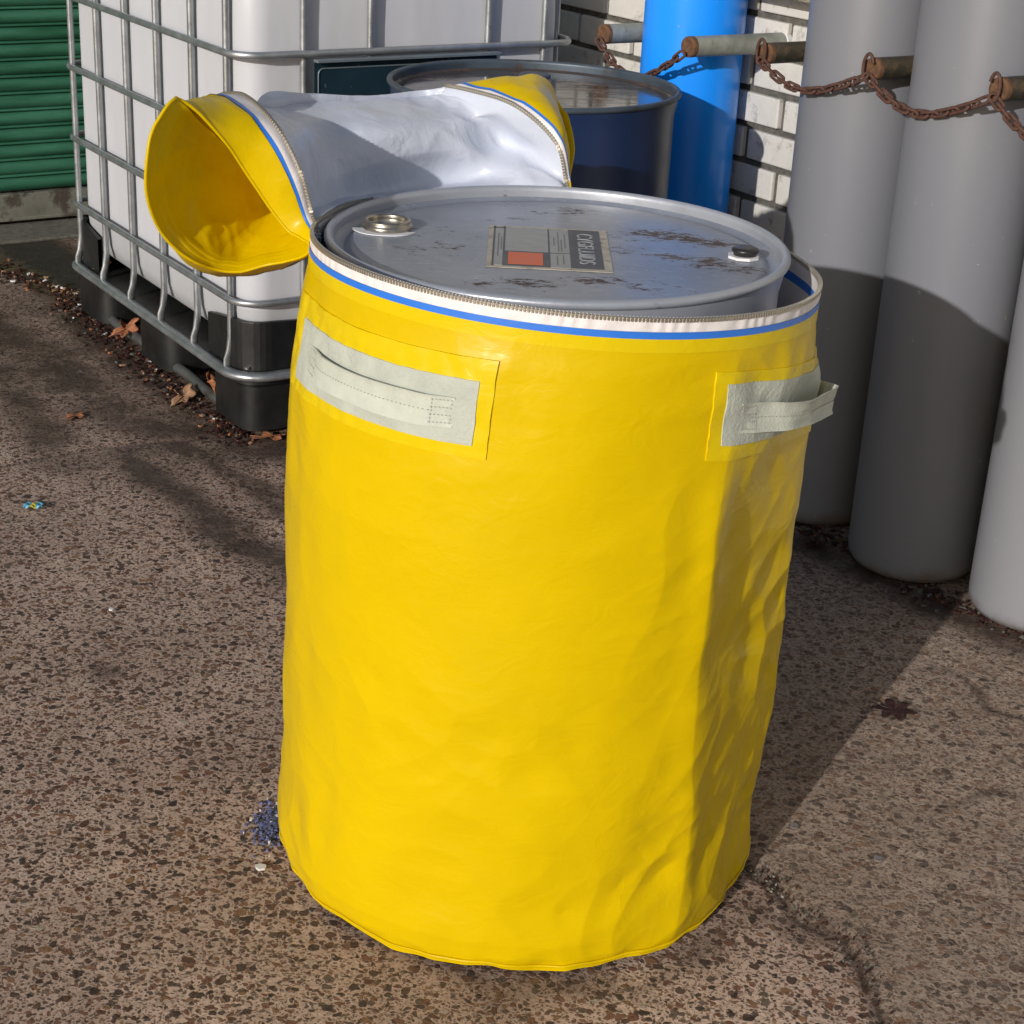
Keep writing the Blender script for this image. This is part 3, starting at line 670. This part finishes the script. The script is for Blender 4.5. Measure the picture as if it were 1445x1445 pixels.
F = np.concatenate([np.linspace(0, .012, 5)[:-1], np.linspace(.012, 1, 400)])
Gb = bag(TH[:, None], F[None, :]*.0+F[None, :], dz=.0)
# body stops .036 below the rim
def ring(dz_list, off=0.):
    return np.stack([bag(TH, 1., off, dz) for dz in dz_list], 1)
Fb = F[F < .962]
body = np.concatenate([bag(TH[:, None], Fb[None, :]), ring([.0245], 0)], 1)
mb = MB(); mb.grid(body, closed_u=True)
bt = body[:, 0].copy(); inner = bt*.6; inner[:, 2] = .001
mb.grid(np.stack([inner, bt], 1), closed_u=True); mb.obj('bag_wall', M['yellow'], bagroot)
# hem welt
mb = MB(); hp = bag(TH[::3], 0.012, .002); hp[:, 2] = hp[:, 2]+.001; mb.tube([tuple(q) for q in hp], [.0017+.0009*math.sin(i*.11)*math.sin(i*.037) for i in range(len(hp))], 8, True); mb.obj('hem_welt', M['yellow'], bagroot)
mb = MB(); mb.grid(ring([.040, .0395, .0245], .0008), closed_u=True); mb.obj('weld_tape', M['yellow_tape'], bagroot)
mb = MB(); mb.grid(ring([.0245, .0205, .0165], .0010), closed_u=True); mb.obj('blue_stripe', M['blue_tape'], bagroot)
wz_ = ring([.0165, .012, .008, .003], .0002)
wz_[..., :2] *= (1+.0025*np.sin(TH*90+np.sin(TH*17)*3))[:, None, None]**np.array([0, 1, 1, .3])[None, :, None]
mb = MB(); mb.grid(wz_, closed_u=True); mb.obj('white_band', M['white_tape'], bagroot)
li = ring([.0, .008, .022], -.003); lb_ = ring([.022, .034], -.003); l2 = np.concatenate([ring([.034, .050], -.003), bag(TH[:, None], np.linspace(.92, .05, 20)[None, :], -.006)], 1)
mb = MB(); mb.grid(li, closed_u=True, flip=True); mb.grid(lb_, closed_u=True, flip=True, mi=1); mb.grid(l2, closed_u=True, flip=True); mb.obj('inner_lining', [M['white_tape'], M['blue_tape'], M['white']], bagroot)
def zipper(P, parent, name='zip', r=.0026, closed=True, tooth=.0044, nrm=None):
    """cord with small metal teeth"""
    P = [Vector(p) for p in P]; mbz = MB(); mbz.tube(P, r*.75, 8, closed, mi=1)
    n = len(P); L = 0; nxt = 0
    for i in range(n if closed else n-1):
        a, b2 = P[i], P[(i+1) % n]; d = (b2-a).length
        while nxt <= L+d:
            q = a.lerp(b2, (nxt-L)/max(d, 1e-9)); t = (b2-a).normalized(); up = Vector((0, 0, 1)) if abs(t.z) < .9 else Vector((1, 0, 0))
            s_ = t.cross(up).normalized(); u_ = s_.cross(t)
            Mx = Matrix(((t.x, s_.x, u_.x), (t.y, s_.y, u_.y), (t.z, s_.z, u_.z)))
            mbz.box(q, (tooth*.55, r*2.0, r*2.0), M=Mx); nxt += tooth
        L += d
    return mbz.obj(name, [M['zip'], M['zip_gap']], parent)
zp = bag(TH[::4], 1., -.0008, .0025); zipper(zp, bagroot)
# handles: welded frames, patches, straps
def patch(t0, t1, z0, z1, off, mat, name, par, n=60, m=14, tilt=0, rag=0):
    T = np.linspace(R_(t0), R_(t1), n); Zs = np.linspace(z0, z1, m)
    rx = .0515+.322*np.sin(T); ry = 2.134-.322*np.cos(T); zr = rimz(rx, ry)
    sl = tilt*(T-T[0])
    fz = (Zs[None, :]+sl[:, None])/zr[:, None]
    G = bag(T[:, None], fz, off)
    if rag: G = G+perlin(G*60)[..., None]*rag*np.array([1, 1, 0])
    E = G.copy(); 
    B = bag(T[:, None], fz, -.001)
    mb = MB(); mb.grid(G)
    for e0, e1 in ((G[:, 0], B[:, 0]), (B[:, -1], G[:, -1])): mb.grid(np.stack([e0, e1], 1), flip=True)
    for e0, e1 in ((G[0], B[0]), (B[-1], G[-1])): mb.grid(np.stack([e0, e1], 1))
    return mb.obj(name, mat, par)
def strap(t0, t1, zc, hw_, bulge, name, par, tilt=0, mat='strap', sew=True, side=0):
    n = 80; T = np.linspace(R_(t0), R_(t1), n); f = np.linspace(0, 1, n)
    prof = np.minimum(smooth01(f/.22 if side == 0 else f/.55), smooth01((1-f)/.16))*bulge
    zr = rimz(.0515+.322*np.sin(T), 2.134-.322*np.cos(T)); z = zc+tilt*(T-T[0])-.004*np.sin(f*math.pi)*0
    m = 9; vv = np.linspace(-1, 1, m)
    cup = (1-vv**2)*.0; edge = np.where(np.abs(vv) > .85, .0016, 0)+np.where(np.abs(vv) < .1, -.0012, 0)
    G = bag(T[:, None], ((z[:, None]+vv[None, :]*hw_*(1+.03*np.sin(f*11))[:, None])/zr[:, None]), 0)
    c_ = np.array([.037-BX, 0, 0]); rad = G.copy(); rad[..., 2] = 0; rad = rad/np.linalg.norm(rad, axis=-1)[..., None]
    G = G+rad*(prof[:, None]+.0030+edge[None, :])[..., None]
    B = G-rad*.0022
    mb = MB(); mb.grid(G); mb.grid(B, flip=True)
    mb.grid(np.stack([G[:, 0], B[:, 0]], 1), flip=True); mb.grid(np.stack([G[:, -1], B[:, -1]], 1))
    mb.grid(np.stack([G[0], B[0]], 1)); mb.grid(np.stack([G[-1], B[-1]], 1), flip=True)
    o = mb.obj(name, M[mat], par)
    # box stitching at the ends and a centre seam
    ms = MB()
    def bead(P_, every=.0045):
        P_ = [Vector(q) for q in P_]; L = 0; nx = 0
        for a, b2 in zip(P_[:-1], P_[1:]):
            d = (b2-a).length
            while nx <= L+d:
                q = a.lerp(b2, (nx-L)/max(d, 1e-9)); t = (b2-a).normalized(); u_ = Vector((0, 0, 1)); 
                if abs(t.z) > .9: u_ = Vector((1, 0, 0))
                s_ = t.cross(u_).normalized(); u2 = s_.cross(t)
                ms.box(q, (.0024, .0011, .0009), M=Matrix(((t.x, s_.x, u2.x), (t.y, s_.y, u2.y), (t.z, s_.z, u2.z)))); nx += every
            L += d
    Go = G+rad*.0004
    for e in ((0, 9), (n-1, n-10)):
        a, b2 = min(e), max(e)
        bead(Go[a+1, 1:-1]); bead(Go[b2-1, 1:-1]); 
        for k in (1, 3, 5, 7): bead(Go[a+1:b2, k])
    bead(Go[8:-8, m//2], .006)
    ms.obj('stitching', M['thread'], o)
    return o
fr = patch(-76, -12.2, .711, .826, .0022, M['yellow_tape'], 'handle_frame', bagroot, 90, 24, rag=.002)
patch(-70, -15.2, .7255, .801, .0036, M['patch'], 'handle_patch', fr, 80, 18, rag=.0012)
strap(-63, -19.6, .7610, .0182, .009, 'handle_strap', fr)
fr = patch(32.5, 84, .706, .812, .0022, M['yellow_tape'], 'handle_frame', bagroot, 80, 24, rag=.003, tilt=-.042)
patch(35.6, 83, .722, .796, .0036, M['patch'], 'handle_patch', fr, 70, 18, tilt=-.044, rag=.0015)
strap(40, 87, .7505, .0178, .023, 'handle_strap', fr, tilt=-.052, side=1)

# ------------------------------------------------------------------ rolled-back lid of the bag
def cr(P, t):
    """catmull-rom through rows of P (n,...) at parameters t in 0..n-1"""
    n = len(P); i = np.clip(np.floor(t).astype(int), 0, n-2); f = (t-i)
    sh_ = (len(t),)+(1,)*(P.ndim-1); f = f.reshape(sh_)
    p1 = P[i]; p2 = P[i+1]; p0 = P[np.maximum(i-1, 0)]; p3 = P[np.minimum(i+2, n-1)]
    return .5*((2*p1)+(-p0+p2)*f+(2*p0-5*p1+4*p2-p3)*f**2+(-p0+3*p1-3*p2+p3)*f**3)
def loop(pts): return np.array([at(*p) for p in pts])
def hinge(f):
    t = R_(-90)-(R_(94))*f; return bag(np.array(t), 1., .001)+np.array([BX, BY, 0])
Op = loop([(438,350,2.135),(404,325,2.16),(362,266,2.16),(322,205,2.14),(256,141,2.11),(222,172,2.08),(206,225,2.07),(208,280,2.08),(230,330,2.10),(268,366,2.12),(315,381,2.15),(385,374,2.16)])
Zl = loop([(446,344,2.145),(438,300,2.17),(421,240,2.17),(386,176,2.19),(338,135,2.27),(290,150,2.38),(256,210,2.46),(246,270,2.48),(252,325,2.46),(276,366,2.42),(322,382,2.38),(392,376,2.28)])
def mid(f, tops, fr_):
    h = hinge(f)
    F3 = [at(*p) for p in fr_]; T3 = at(*tops)
    out = [h]+F3+[T3]; bk = []
    for a, hgt in [(.55, .86), (.95, .66), (1.15, .38), (1.10, .10), (.86, -.10), (.52, -.16), (.20, -.10)]:
        q = T3.copy()*0+h; q = q+np.array([-.5, .86, 0])*.24*a; q[2] = h[2]+(T3[2]-h[2])*hgt
        # follow the top point sideways
        q[:2] += (T3[:2]-h[:2]-np.array([-.5, .86])*.06)*max(0, min(1, hgt+.3))*.6
        bk.append(q)
    return np.array(out+bk)
M1 = mid(.10, (362, 134, 2.36), [(458, 300, 2.27), (446, 240, 2.28), (418, 176, 2.30)])
M2 = mid(.30, (430, 131, 2.49), [(500, 285, 2.40), (484, 245, 2.38), (458, 178, 2.39)])
M3 = mid(.55, (520, 128, 2.57), [(590, 262, 2.49), (572, 222, 2.45), (542, 168, 2.45)])
M4 = mid(.78, (590, 127, 2.63), [(680, 250, 2.53), (666, 208, 2.52), (636, 160, 2.53)])
Zr = mid(.97, (632, 123, 2.62), [(797, 256, 2.50), (782, 200, 2.50), (722, 148, 2.54)])
M5 = M4*.45+Zr*.55; M5[1] = at(742, 240, 2.50); M5[2] = at(722, 200, 2.57); M5[3] = at(676, 152, 2.56)
E1 = Zr.copy(); E1[0] = at(799, 274, 2.49); E1[1] = at(800, 240, 2.52); E1[2] = at(795, 186, 2.53); E1[3] = at(770, 145, 2.55); E1[4] = at(704, 112, 2.62)
E2 = Zr.copy(); E2[0] = at(798, 270, 2.53); E2[1] = at(799, 222, 2.58); E2[2] = at(792, 176, 2.60); E2[3] = at(781, 141, 2.62); E2[4] = at(772, 113, 2.66)
for k in range(5, 12): E1[k] = Zr[k]+np.array([.02, 0, 0])
for k, src, d_ in ((5, 4, (-.01, .04, -.012)), (6, 3, (0, .06, -.01)), (7, 2, (0, .07, 0)), (8, 1, (0, .07, 0)), (9, 0, (0, .06, -.02)), (10, 0, (0, .05, -.05)), (11, 0, (0, .03, -.04))): E2[k] = E2[src]+np.array(d_)
cc = E2.mean(0); E3 = E2*.5+cc*.5+np.array([.01, .02, -.01]); E4 = E2*.04+cc*.96
loops = np.stack([Op, Zl, M1, M2, M3, M4, M5, Zr, E1, E2, E3, E4])
# parameters along the axis, 0..11 ; dense
T = np.concatenate([np.linspace(0, 1, 40)[:-1], np.linspace(1, 7, 150)[:-1], np.linspace(7, 9, 40)[:-1], np.linspace(9, 11, 20)])
S1 = cr(loops, T)
def closed_cr(S, m):
    n = S.shape[1]; ext = np.concatenate([S[:, -2:], S, S[:, :3]], 1).transpose(1, 0, 2)
    t = np.linspace(2, n+2, m, endpoint=False); return cr(ext, t).transpose(1, 0, 2)
MM = 220
S2 = closed_cr(S1, MM)           # (along, around, 3)
# keep the zip edge proud of the lining right next to it
nrm = np.cross(np.roll(S2, -1, 1)-np.roll(S2, 1, 1), np.array([.74, .66, .05])); nrm /= np.linalg.norm(nrm, axis=-1)[..., None]+1e-9
cen = S2.mean(1, keepdims=True); sg = np.sign(((S2-cen)*nrm).sum(-1, keepdims=True).mean()); nrm = nrm*sg
wr = .0075*(.25-np.abs(perlin(S2*11+3)))+.0050*(.22-np.abs(perlin(S2*np.array([19, 19, 13])+8)))+.003*perlin(S2*6)
tw_ = T[:, None]; rightc = smooth01((tw_-4.4)/.8)*smooth01((7.0-tw_)/.3)
wr = wr*(1+1.6*rightc)+rightc*.010*(.25-np.abs(perlin(S2*np.array([8, 8, 16])+1.7)))
edge = np.exp(-((tw_-1)/.13)**2)+np.exp(-((tw_-7)/.2)**2)
yel = (tw_ > 7.3)*.010*(.25-np.abs(perlin(S2*15+5)))*smooth01((tw_-7.3)/.5)
yl = (tw_ < .7)*.006*(.25-np.abs(perlin(S2*14+5)))
S3 = S2+nrm*((wr*(1-.8*np.clip(edge, 0, 1))+yel+yl)[..., None])
ar_ = (np.arange(MM)/MM*12)[None, :]; rec = .014*smooth01((tw_-1.0)/.22)*smooth01((7.0-tw_)/.35)*smooth01((ar_-.5)/1.2)*smooth01((6.2-ar_)/1.5); S3 = S3-nrm*rec[..., None]
O0 = Vector(hinge(.5)); 
flap = empty('rolled_lid', (BX-BX, 0, 0)); flap.parent = bagroot; flap.location = (-BX, -BY, 0)
def seg_obj(name, a, b_, mats, off=0., flip=False):
    i0 = int(np.searchsorted(T, a-1e-6)); i1 = int(np.searchsorted(T, b_+1e-6))
    G = (S3+nrm*off)[i0:i1]; mb = MB(); G = G.transpose(1, 0, 2); mb.grid(G, closed_u=True, flip=flip); return mb.obj(name, mats, flap)
# left collar: yellow, blue, white
iv = [(0, .70, 'collar_skirt', 'yellow', 0.), (.70, .78, 'blue_stripe', 'blue_tape', .0008), (.78, 1.0, 'white_band', 'white_tape', .0003)]
for a, b_, nm, mt, of in iv: seg_obj(nm, T[np.argmin(np.abs(T-a))], T[np.argmin(np.abs(T-b_))], M[mt], of)
seg_obj('lid_lining', 1.0, 7.0, M['white'])
a7 = T[np.argmin(np.abs(T-7.0))]; a73 = T[np.argmin(np.abs(T-7.30))]; a74 = T[np.argmin(np.abs(T-7.42))]
seg_obj('white_band', a7, a73, M['white_tape'], .0003); seg_obj('blue_stripe', a73, a74, M['blue_tape'], .0008); seg_obj('collar_skirt', a74, 11, M['yellow'])
# inside of the roll: yellow outer face of the lid
cen_ = at(392, 283, 2.32); fs = np.linspace(0, 1, 60); rings = []
for f in fs:
    k = int(np.searchsorted(T, .10*min(1, f*5))); base = S3[k]-nrm[k]*.0015*(1+2*min(1, f*8))
    w_ = f**1.15; rings.append(base*(1-w_)+(cen_+np.array([0, 0, 0]))*w_)
G = np.array(rings); dn_ = np.array([.75, -.6, .1])
am_ = (smooth01(fs/.2)*(1-.6*fs))[:, None]
G = G+dn_*((.016*perlin(G*9+4)+.022*(.25-np.abs(perlin(G*np.array([9, 9, 14])+1)))+.010*(.25-np.abs(perlin(G*26))))*am_)[..., None]
mb = MB(); mb.grid(G.transpose(1, 0, 2), closed_u=True, flip=True); mb.obj('roll_inside', M['yellow'], flap)
G = np.stack([S3[0], S3[0]-nrm[0]*.0015], 0); mb = MB(); mb.grid(G.transpose(1, 0, 2), closed_u=True)
mb.tube([tuple(q) for q in S3[0][::2]-nrm[0][::2]*.001], .0022, 8, True); mb.obj('lip_welt', M['yellow'], flap)
i1_ = int(np.argmin(np.abs(T-1.0))); i7_ = int(np.argmin(np.abs(T-7.0)))
zipper([tuple(q) for q in (S3+nrm*.002)[i1_][::1]], flap); zipper([tuple(q) for q in (S3+nrm*.002)[i7_][::1]], flap)

# ------------------------------------------------------------------ leaves, litter, scraps
def leaf(name, loc, size, rz, mat, label, group, lobes=5, lift=.006, tilt=(0, 0), asp=.72):
    out = []
    for k in range(60):
        t = 2*math.pi*k/60; r = .42+.50*abs(math.sin(lobes/2*(t+.3)))**1.3+.12*math.sin(2*t+1)+.07*math.sin(13*t)
        out.append((r*math.cos(t)*size, r*math.sin(t)*size*asp))
    mb = MB(); V_ = []; nr = 5
    for j in range(1, nr+1):
        for x, y in out:
            f = j/nr; x2, y2 = x*f, y*f; V_.append((x2, y2, lift*f*f*(.6+.8*math.sin(3*math.atan2(y, x)+2))+.0015*abs(math.sin(y2/size*7))))
    V_.append((0, 0, 0)); n = 60; f_ = []
    for k in range(n):
        f_.append((len(V_)-1, k, (k+1) % n))
        for j in range(nr-1): f_.append((j*n+k, (j+1)*n+k, (j+1)*n+(k+1) % n, j*n+(k+1) % n))
    mb.add(V_, f_, 0, True); mb.tube([(-size*1.25, .002, .003), (-size*.6, 0, .002), (0, 0, .001)], size*.025, 6)
    o = mb.obj(name, M[mat]); o.location = (loc[0], loc[1], loc[2] if len(loc) > 2 else .003); o.rotation_euler = (tilt[0], tilt[1], rz)
    sm = o.modifiers.new('thick', 'SOLIDIFY'); sm.thickness = .0006
    tag(o, label, 'leaf', group); return o
GL = 'fallen leaves on the yard'
leaf('fallen_leaf', (.663, 2.556), .036, -.5, 'leaf_dark', 'dark brown lobed leaf lying on open concrete at the right', GL, 6, .0025, asp=1.25)
leaf('fallen_leaf', (-.560, 3.690, .004), .040, .2, 'leaf', 'orange brown leaf on the ground at the near corner of the black pallet', GL, 4, .004)
q = uv(*[0, 0]); kk = lambda s, t, z=.004: tuple(K+aV*s+bV*t+Vector((0, 0, z)))
leaf('fallen_leaf', kk(.30, -.012, .012), .044, 1.2, 'leaf_tan', 'pale tan lobed leaf lying against the grey skid between two pallet feet', GL, 5, .010, (.25, -.2))
leaf('fallen_leaf', kk(.235, .035, .050), .040, 2.2, 'leaf', 'upright orange leaf tucked under the pallet beside its corner foot', GL, 5, .012, (.9, -.5))
leaf('fallen_leaf', kk(.78, .03, .040), .042, .7, 'leaf', 'orange leaf tucked under the pallet between its middle and far feet', GL, 5, .012, (.7, -.3))
leaf('fallen_leaf', kk(.98, .05, .165), .028, .7, 'leaf', 'small orange leaf caught on the pallet deck inside the cage', GL, 5, .008, (.5, -.4))
leaf('fallen_leaf', (-1.03, 3.76), .030, .9, 'leaf', 'small brown leaf on dark stained concrete left of the pallet', GL, 4, .003)
leaf('fallen_leaf', tuple(gnd(1150, 768))[:2], .035, .9, 'leaf_dark', 'dark leaf lodged at the foot of the two shaded grey cylinders', GL, 5, .01)
def litter(name, n, fn, sz, mats, label, up=.004):
    mb = MB()
    for _ in range(n):
        x, y = fn(); s = random.uniform(*sz); t = random.uniform(0, 6.28); z = random.uniform(.001, up); c, sn = math.cos(t), math.sin(t)
        pts = [(-s, -.3*s), (-.2*s, -.55*s), (s, -.1*s), (.5*s, .5*s), (-.6*s, .45*s)]
        V_ = [(x+a*c-b*sn, y+a*sn+b*c, z+random.uniform(0, .5)*s) for a, b in pts]+[(x+a*c*.9-b*sn*.9, y+a*sn*.9+b*c*.9, z-.002) for a, b in pts]
        mb.add(V_, [(0,1,2,3,4), (9,8,7,6,5)]+[(i, i+5, (i+1) % 5+5, (i+1) % 5) for i in range(5)], random.choices(range(len(mats)), [m[1] for m in mats])[0])
    o = mb.obj(name, [M[m[0]] for m in mats]); tag(o, label, kind='stuff'); return o
def fn1():
    s = random.uniform(-.04, 1.2); q = K+aV*s+bV*(-abs(random.gauss(0, .036))+.03); return q.x, q.y
litter('leaf_litter', 650, fn1, (.002, .008), [('leaf_dark', 9), ('leaf', .8), ('leaf_tan', .3), ('gasket', .12), ('mortar', 1)], 'dark crumbled leaf litter along the foot of the pallet')
def fn2():
    t = random.random(); p = np.array([-1.62, 5.02])*(1-t)+np.array([-1.15, 4.60])*t; return p[0]+random.gauss(0, .035), p[1]+random.gauss(0, .035)
litter('leaf_litter', 260, fn2, (.003, .010), [('leaf_dark', 9), ('leaf', .5), ('leaf_tan', 1), ('gasket', .5)], 'debris along the mossy strip at the left edge')
def fn3():
    t = random.random(); pts = [(.52, 3.36), (.66, 3.27), (.80, 3.03), (.95, 2.86), (1.1, 2.80)]; i = min(int(t*4), 3); f = t*4-i
    return pts[i][0]*(1-f)+pts[i+1][0]*f+random.gauss(0, .022), pts[i][1]*(1-f)+pts[i+1][1]*f+random.gauss(0, .02)+.03
litter('leaf_litter', 420, fn3, (.002, .009), [('leaf_dark', 9), ('leaf', .4), ('mortar', 2)], 'dark leaf litter along the foot of the grey cylinders')
def fn4():
    i = random.randrange(2, 8); f = random.random(); a = crackA[i-1]; b = crackA[i]; return a[0]*(1-f)+b[0]*f+random.gauss(0, .012), a[1]*(1-f)+b[1]*f+random.gauss(0, .012)
litter('grit', 150, fn4, (.001, .003), [('mortar', 5), ('leaf_dark', 5), ('sticker', .4), ('moss_stone', 1)], 'loose grit collected in the crack in the concrete', .003)
M['scuff'] = simple('blue_grey_granules', (.11, .13, .27), .7, var=.5, nscale=150)
def fn5():
    r = abs(random.gauss(0, .015)); t = random.uniform(0, 6.28); return -.325+r*math.cos(t), 2.128+1.9*r*math.sin(t)
litter('blue_granules', 750, fn5, (.0015, .004), [('scuff', 6), ('ink', 2), ('gasket', .5)], 'small heap of blue grey granules spilled beside the bag foot', .005)
def chip(name, p, s, mat, label, cat, group=None, n=7, asp=1.0, seed=0):
    r = random.Random(seed); mb = MB(); mb.prism([(s*r.uniform(.7, 1.1)*math.cos(6.283*k/n), asp*s*r.uniform(.7, 1.1)*math.sin(6.283*k/n)) for k in range(n)], 0, .003)
    o = mb.obj(name, mat, bevel=.0006); o.location = (p[0], p[1], .0015); tag(o, label, cat, group); return o
GC = 'pale chips lying on the yard'
chip('paint_chip', (-.325, 2.012), .010, M['gasket'], 'white flaky chip on the concrete just left of the bag foot', 'chip', GC, seed=1, asp=.8)
chip('paint_chip', (.558, 2.111), .008, M['grey_cyl_light'], 'rounded pale grey chip on the open concrete right of the bag', 'chip', GC, seed=2)
chip('paint_chip', (.445, 2.187), .008, M['grey_cyl_light'], 'pale grey chip at the edge of the bag shadow', 'chip', GC, seed=3)
chip('paint_chip', (-.715, 2.78), .005, M['gasket'], 'tiny white chip on sunlit concrete left of the bag', 'chip', GC, seed=4)
wr_ = empty('sweet_wrapper', (-.979, 3.223, .003), .1); tag(wr_, 'small crumpled blue and yellow wrapper on the concrete at the left', 'wrapper')
M['wrap_blue'] = simple('wrapper_blue', (.10, .33, .50), .35, var=.3, nscale=150); M['wrap_yel'] = simple('wrapper_yellow', (.55, .50, .06), .35)
for x, sx, mt, nm in ((-.012, .009, 'wrap_blue', 'twisted_end'), (0, .007, 'wrap_yel', 'wrapper_middle'), (.012, .009, 'wrap_blue', 'twisted_end')):
    G = np.array([[(x+sx*(a-.5)*1.6, .010*(b-.5)*2, .004+.004*math.sin(a*5+b*9+x*300)) for b in np.linspace(0, 1, 7)] for a in np.linspace(0, 1, 6)])
    mb = MB(); mb.grid(G); o = mb.obj(nm, M[mt], wr_); sm = o.modifiers.new('thick', 'SOLIDIFY'); sm.thickness = .0008
